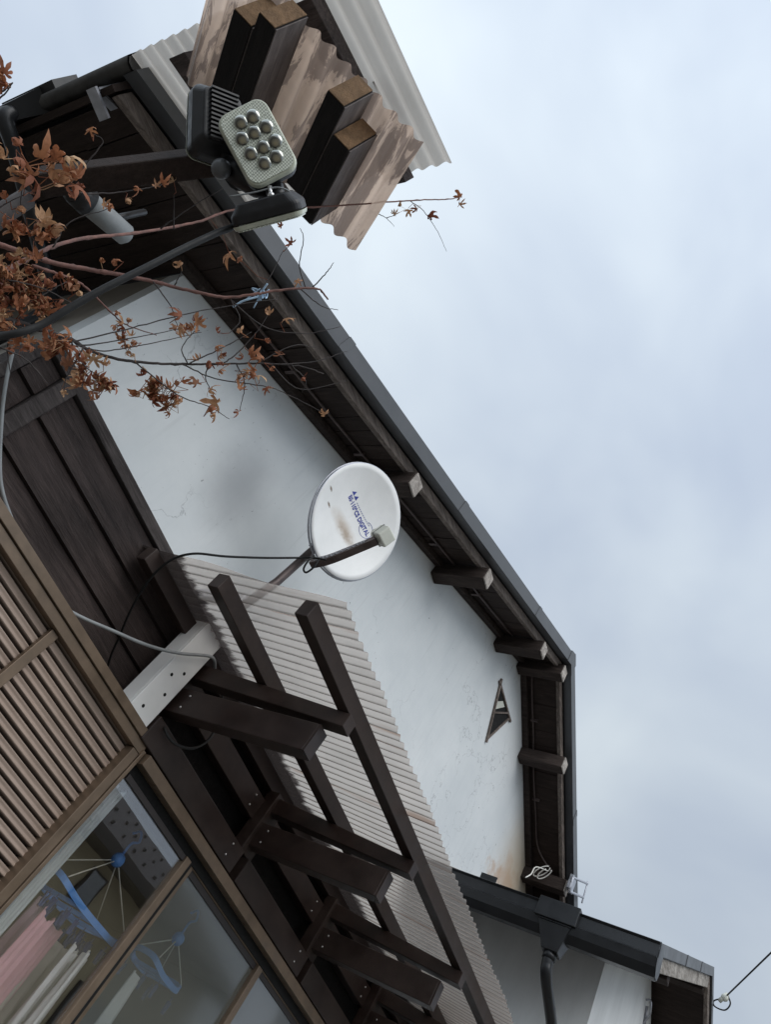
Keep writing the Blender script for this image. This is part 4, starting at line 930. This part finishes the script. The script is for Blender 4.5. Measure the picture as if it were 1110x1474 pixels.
L_(215,552,15,1.46,9,10); L_(235,562,15,1.46,9,10); L_(240,583,13,1.46,4,6); L_(182,478,13,1.44,4,7); L_(182,500,12,1.44,4,6); L_(265,470,12,1.47,3,8); L_(10,455,16,1.35,6,12); L_(20,495,15,1.33,5,12); L_(6,330,18,1.36,4,14); L_(70,492,15,1.36,4,10)
L_(5,118,17,1.2,3,5); L_(575,296,10,2.58); L_(587,304,12,2.6); L_(618,311,15,2.62); L_(663,283,11,2.7); L_(662,295,9,2.7); L_(567,308,9,2.57); L_(600,300,8,2.6); L_(182,462,10,1.46); L_(170,452,9,1.45); L_(370,520,10,1.5,3,14); L_(300,535,12,1.48,4,16); L_(345,535,11,1.5,3,12)
lf = MB(); pet = MB()
def leaf(c, size, view):
    n = random.choice((5,5,7)); q = Vector((random.gauss(0,1), random.gauss(0,1), random.gauss(0,1))).normalized()
    nrm = (view*random.uniform(.2,1.1) + q*.8).normalized(); a = nrm.cross(Vector((0,0,1)) + q*.5).normalized(); b = nrm.cross(a)
    curl = random.uniform(1.0, 3.2)*random.choice((1,1,-1)); fold = random.uniform(.1,.7)
    vs = [c]; fs_ = []
    span = math.radians(random.uniform(190, 270))
    for i in range(n):
        th = -span/2 + span*i/(n-1); ln = size*(1-.42*abs(i-(n-1)/2)/((n-1)/2))*random.uniform(.8,1.1); w_ = ln*random.uniform(.11,.165)
        d = a*math.cos(th) + b*math.sin(th); s_ = -a*math.sin(th) + b*math.cos(th); k0 = len(vs)
        cu2 = curl*random.uniform(.5,1.5)
        def bend(t): return d*(ln*math.sin(t*cu2)/cu2 if abs(cu2) > .05 else ln*t) + nrm*(ln*(1-math.cos(t*cu2))/cu2 if abs(cu2) > .05 else 0)
        for t, ww in ((.33,.75),(.6,1.),(.83,.5)):
            m_ = c + bend(t); vs += [m_ - s_*w_*ww + nrm*w_*fold*ww, m_, m_ + s_*w_*ww + nrm*w_*fold*ww]
        vs.append(c + bend(1.05))
        fs_ += [(0,k0,k0+1),(0,k0+1,k0+2),(k0,k0+3,k0+4,k0+1),(k0+1,k0+4,k0+5,k0+2),(k0+3,k0+6,k0+7,k0+4),(k0+4,k0+7,k0+8,k0+5),(k0+6,k0+9,k0+7),(k0+7,k0+9,k0+8)]
        if i: fs_.append((0, k0, k0-8))
    lf.add(vs, fs_, True)
for (x, y, s, d) in LV:
    r_ = ray(x, y).normalized()
    if d is None:
        best = min(BR, key=lambda p: (p.normalized() - r_).length); d = best.length - .01
    c = r_*d; sz = s/FPX*d*1.32
    leaf(c, sz, -r_)
    best = min(BR, key=lambda p: (p - c).length)
    if .006 < (best-c).length < .16:
        md = best.lerp(c,.5) + Vector((random.gauss(0,.008), random.gauss(0,.008), random.gauss(0,.008)))
        pet.tube([best, md, c], .0007, 5, False)
lf.add(pet.v, pet.f, True); part('foliage', lf, M['leaf'], tree)
tw = MB(); c0 = D(372,424,1.585)
for i in range(5):
    s0 = c0 + RI*random.uniform(-.012,.012) + DN*random.uniform(-.006,.006)
    tw.tube(spline([s0, s0 + RI*random.uniform(-.018,.018) + DN*random.uniform(-.018,.008), s0 + RI*random.uniform(-.03,.014) + DN*random.uniform(-.012,.024)], 5), .0016, 5)
tw.tube([c0 + DN*(.007*math.cos(a)) + FW*(.007*math.sin(a)) + RI*(.0006*k_) for k_, a in enumerate([math.radians(t) for t in range(0, 900, 30)])], .0016, 5)
tw.tube(spline([D(335,442,1.57), D(348,434,1.57), D(360,430,1.57), D(372,426,1.58), D(380,415,1.58), D(385,408,1.58)],5), .002, 5)
single('twine_knot', tw, M['twine'], 'scrap of pale blue twine tied round a maple branch below the roof edge', 'twine')
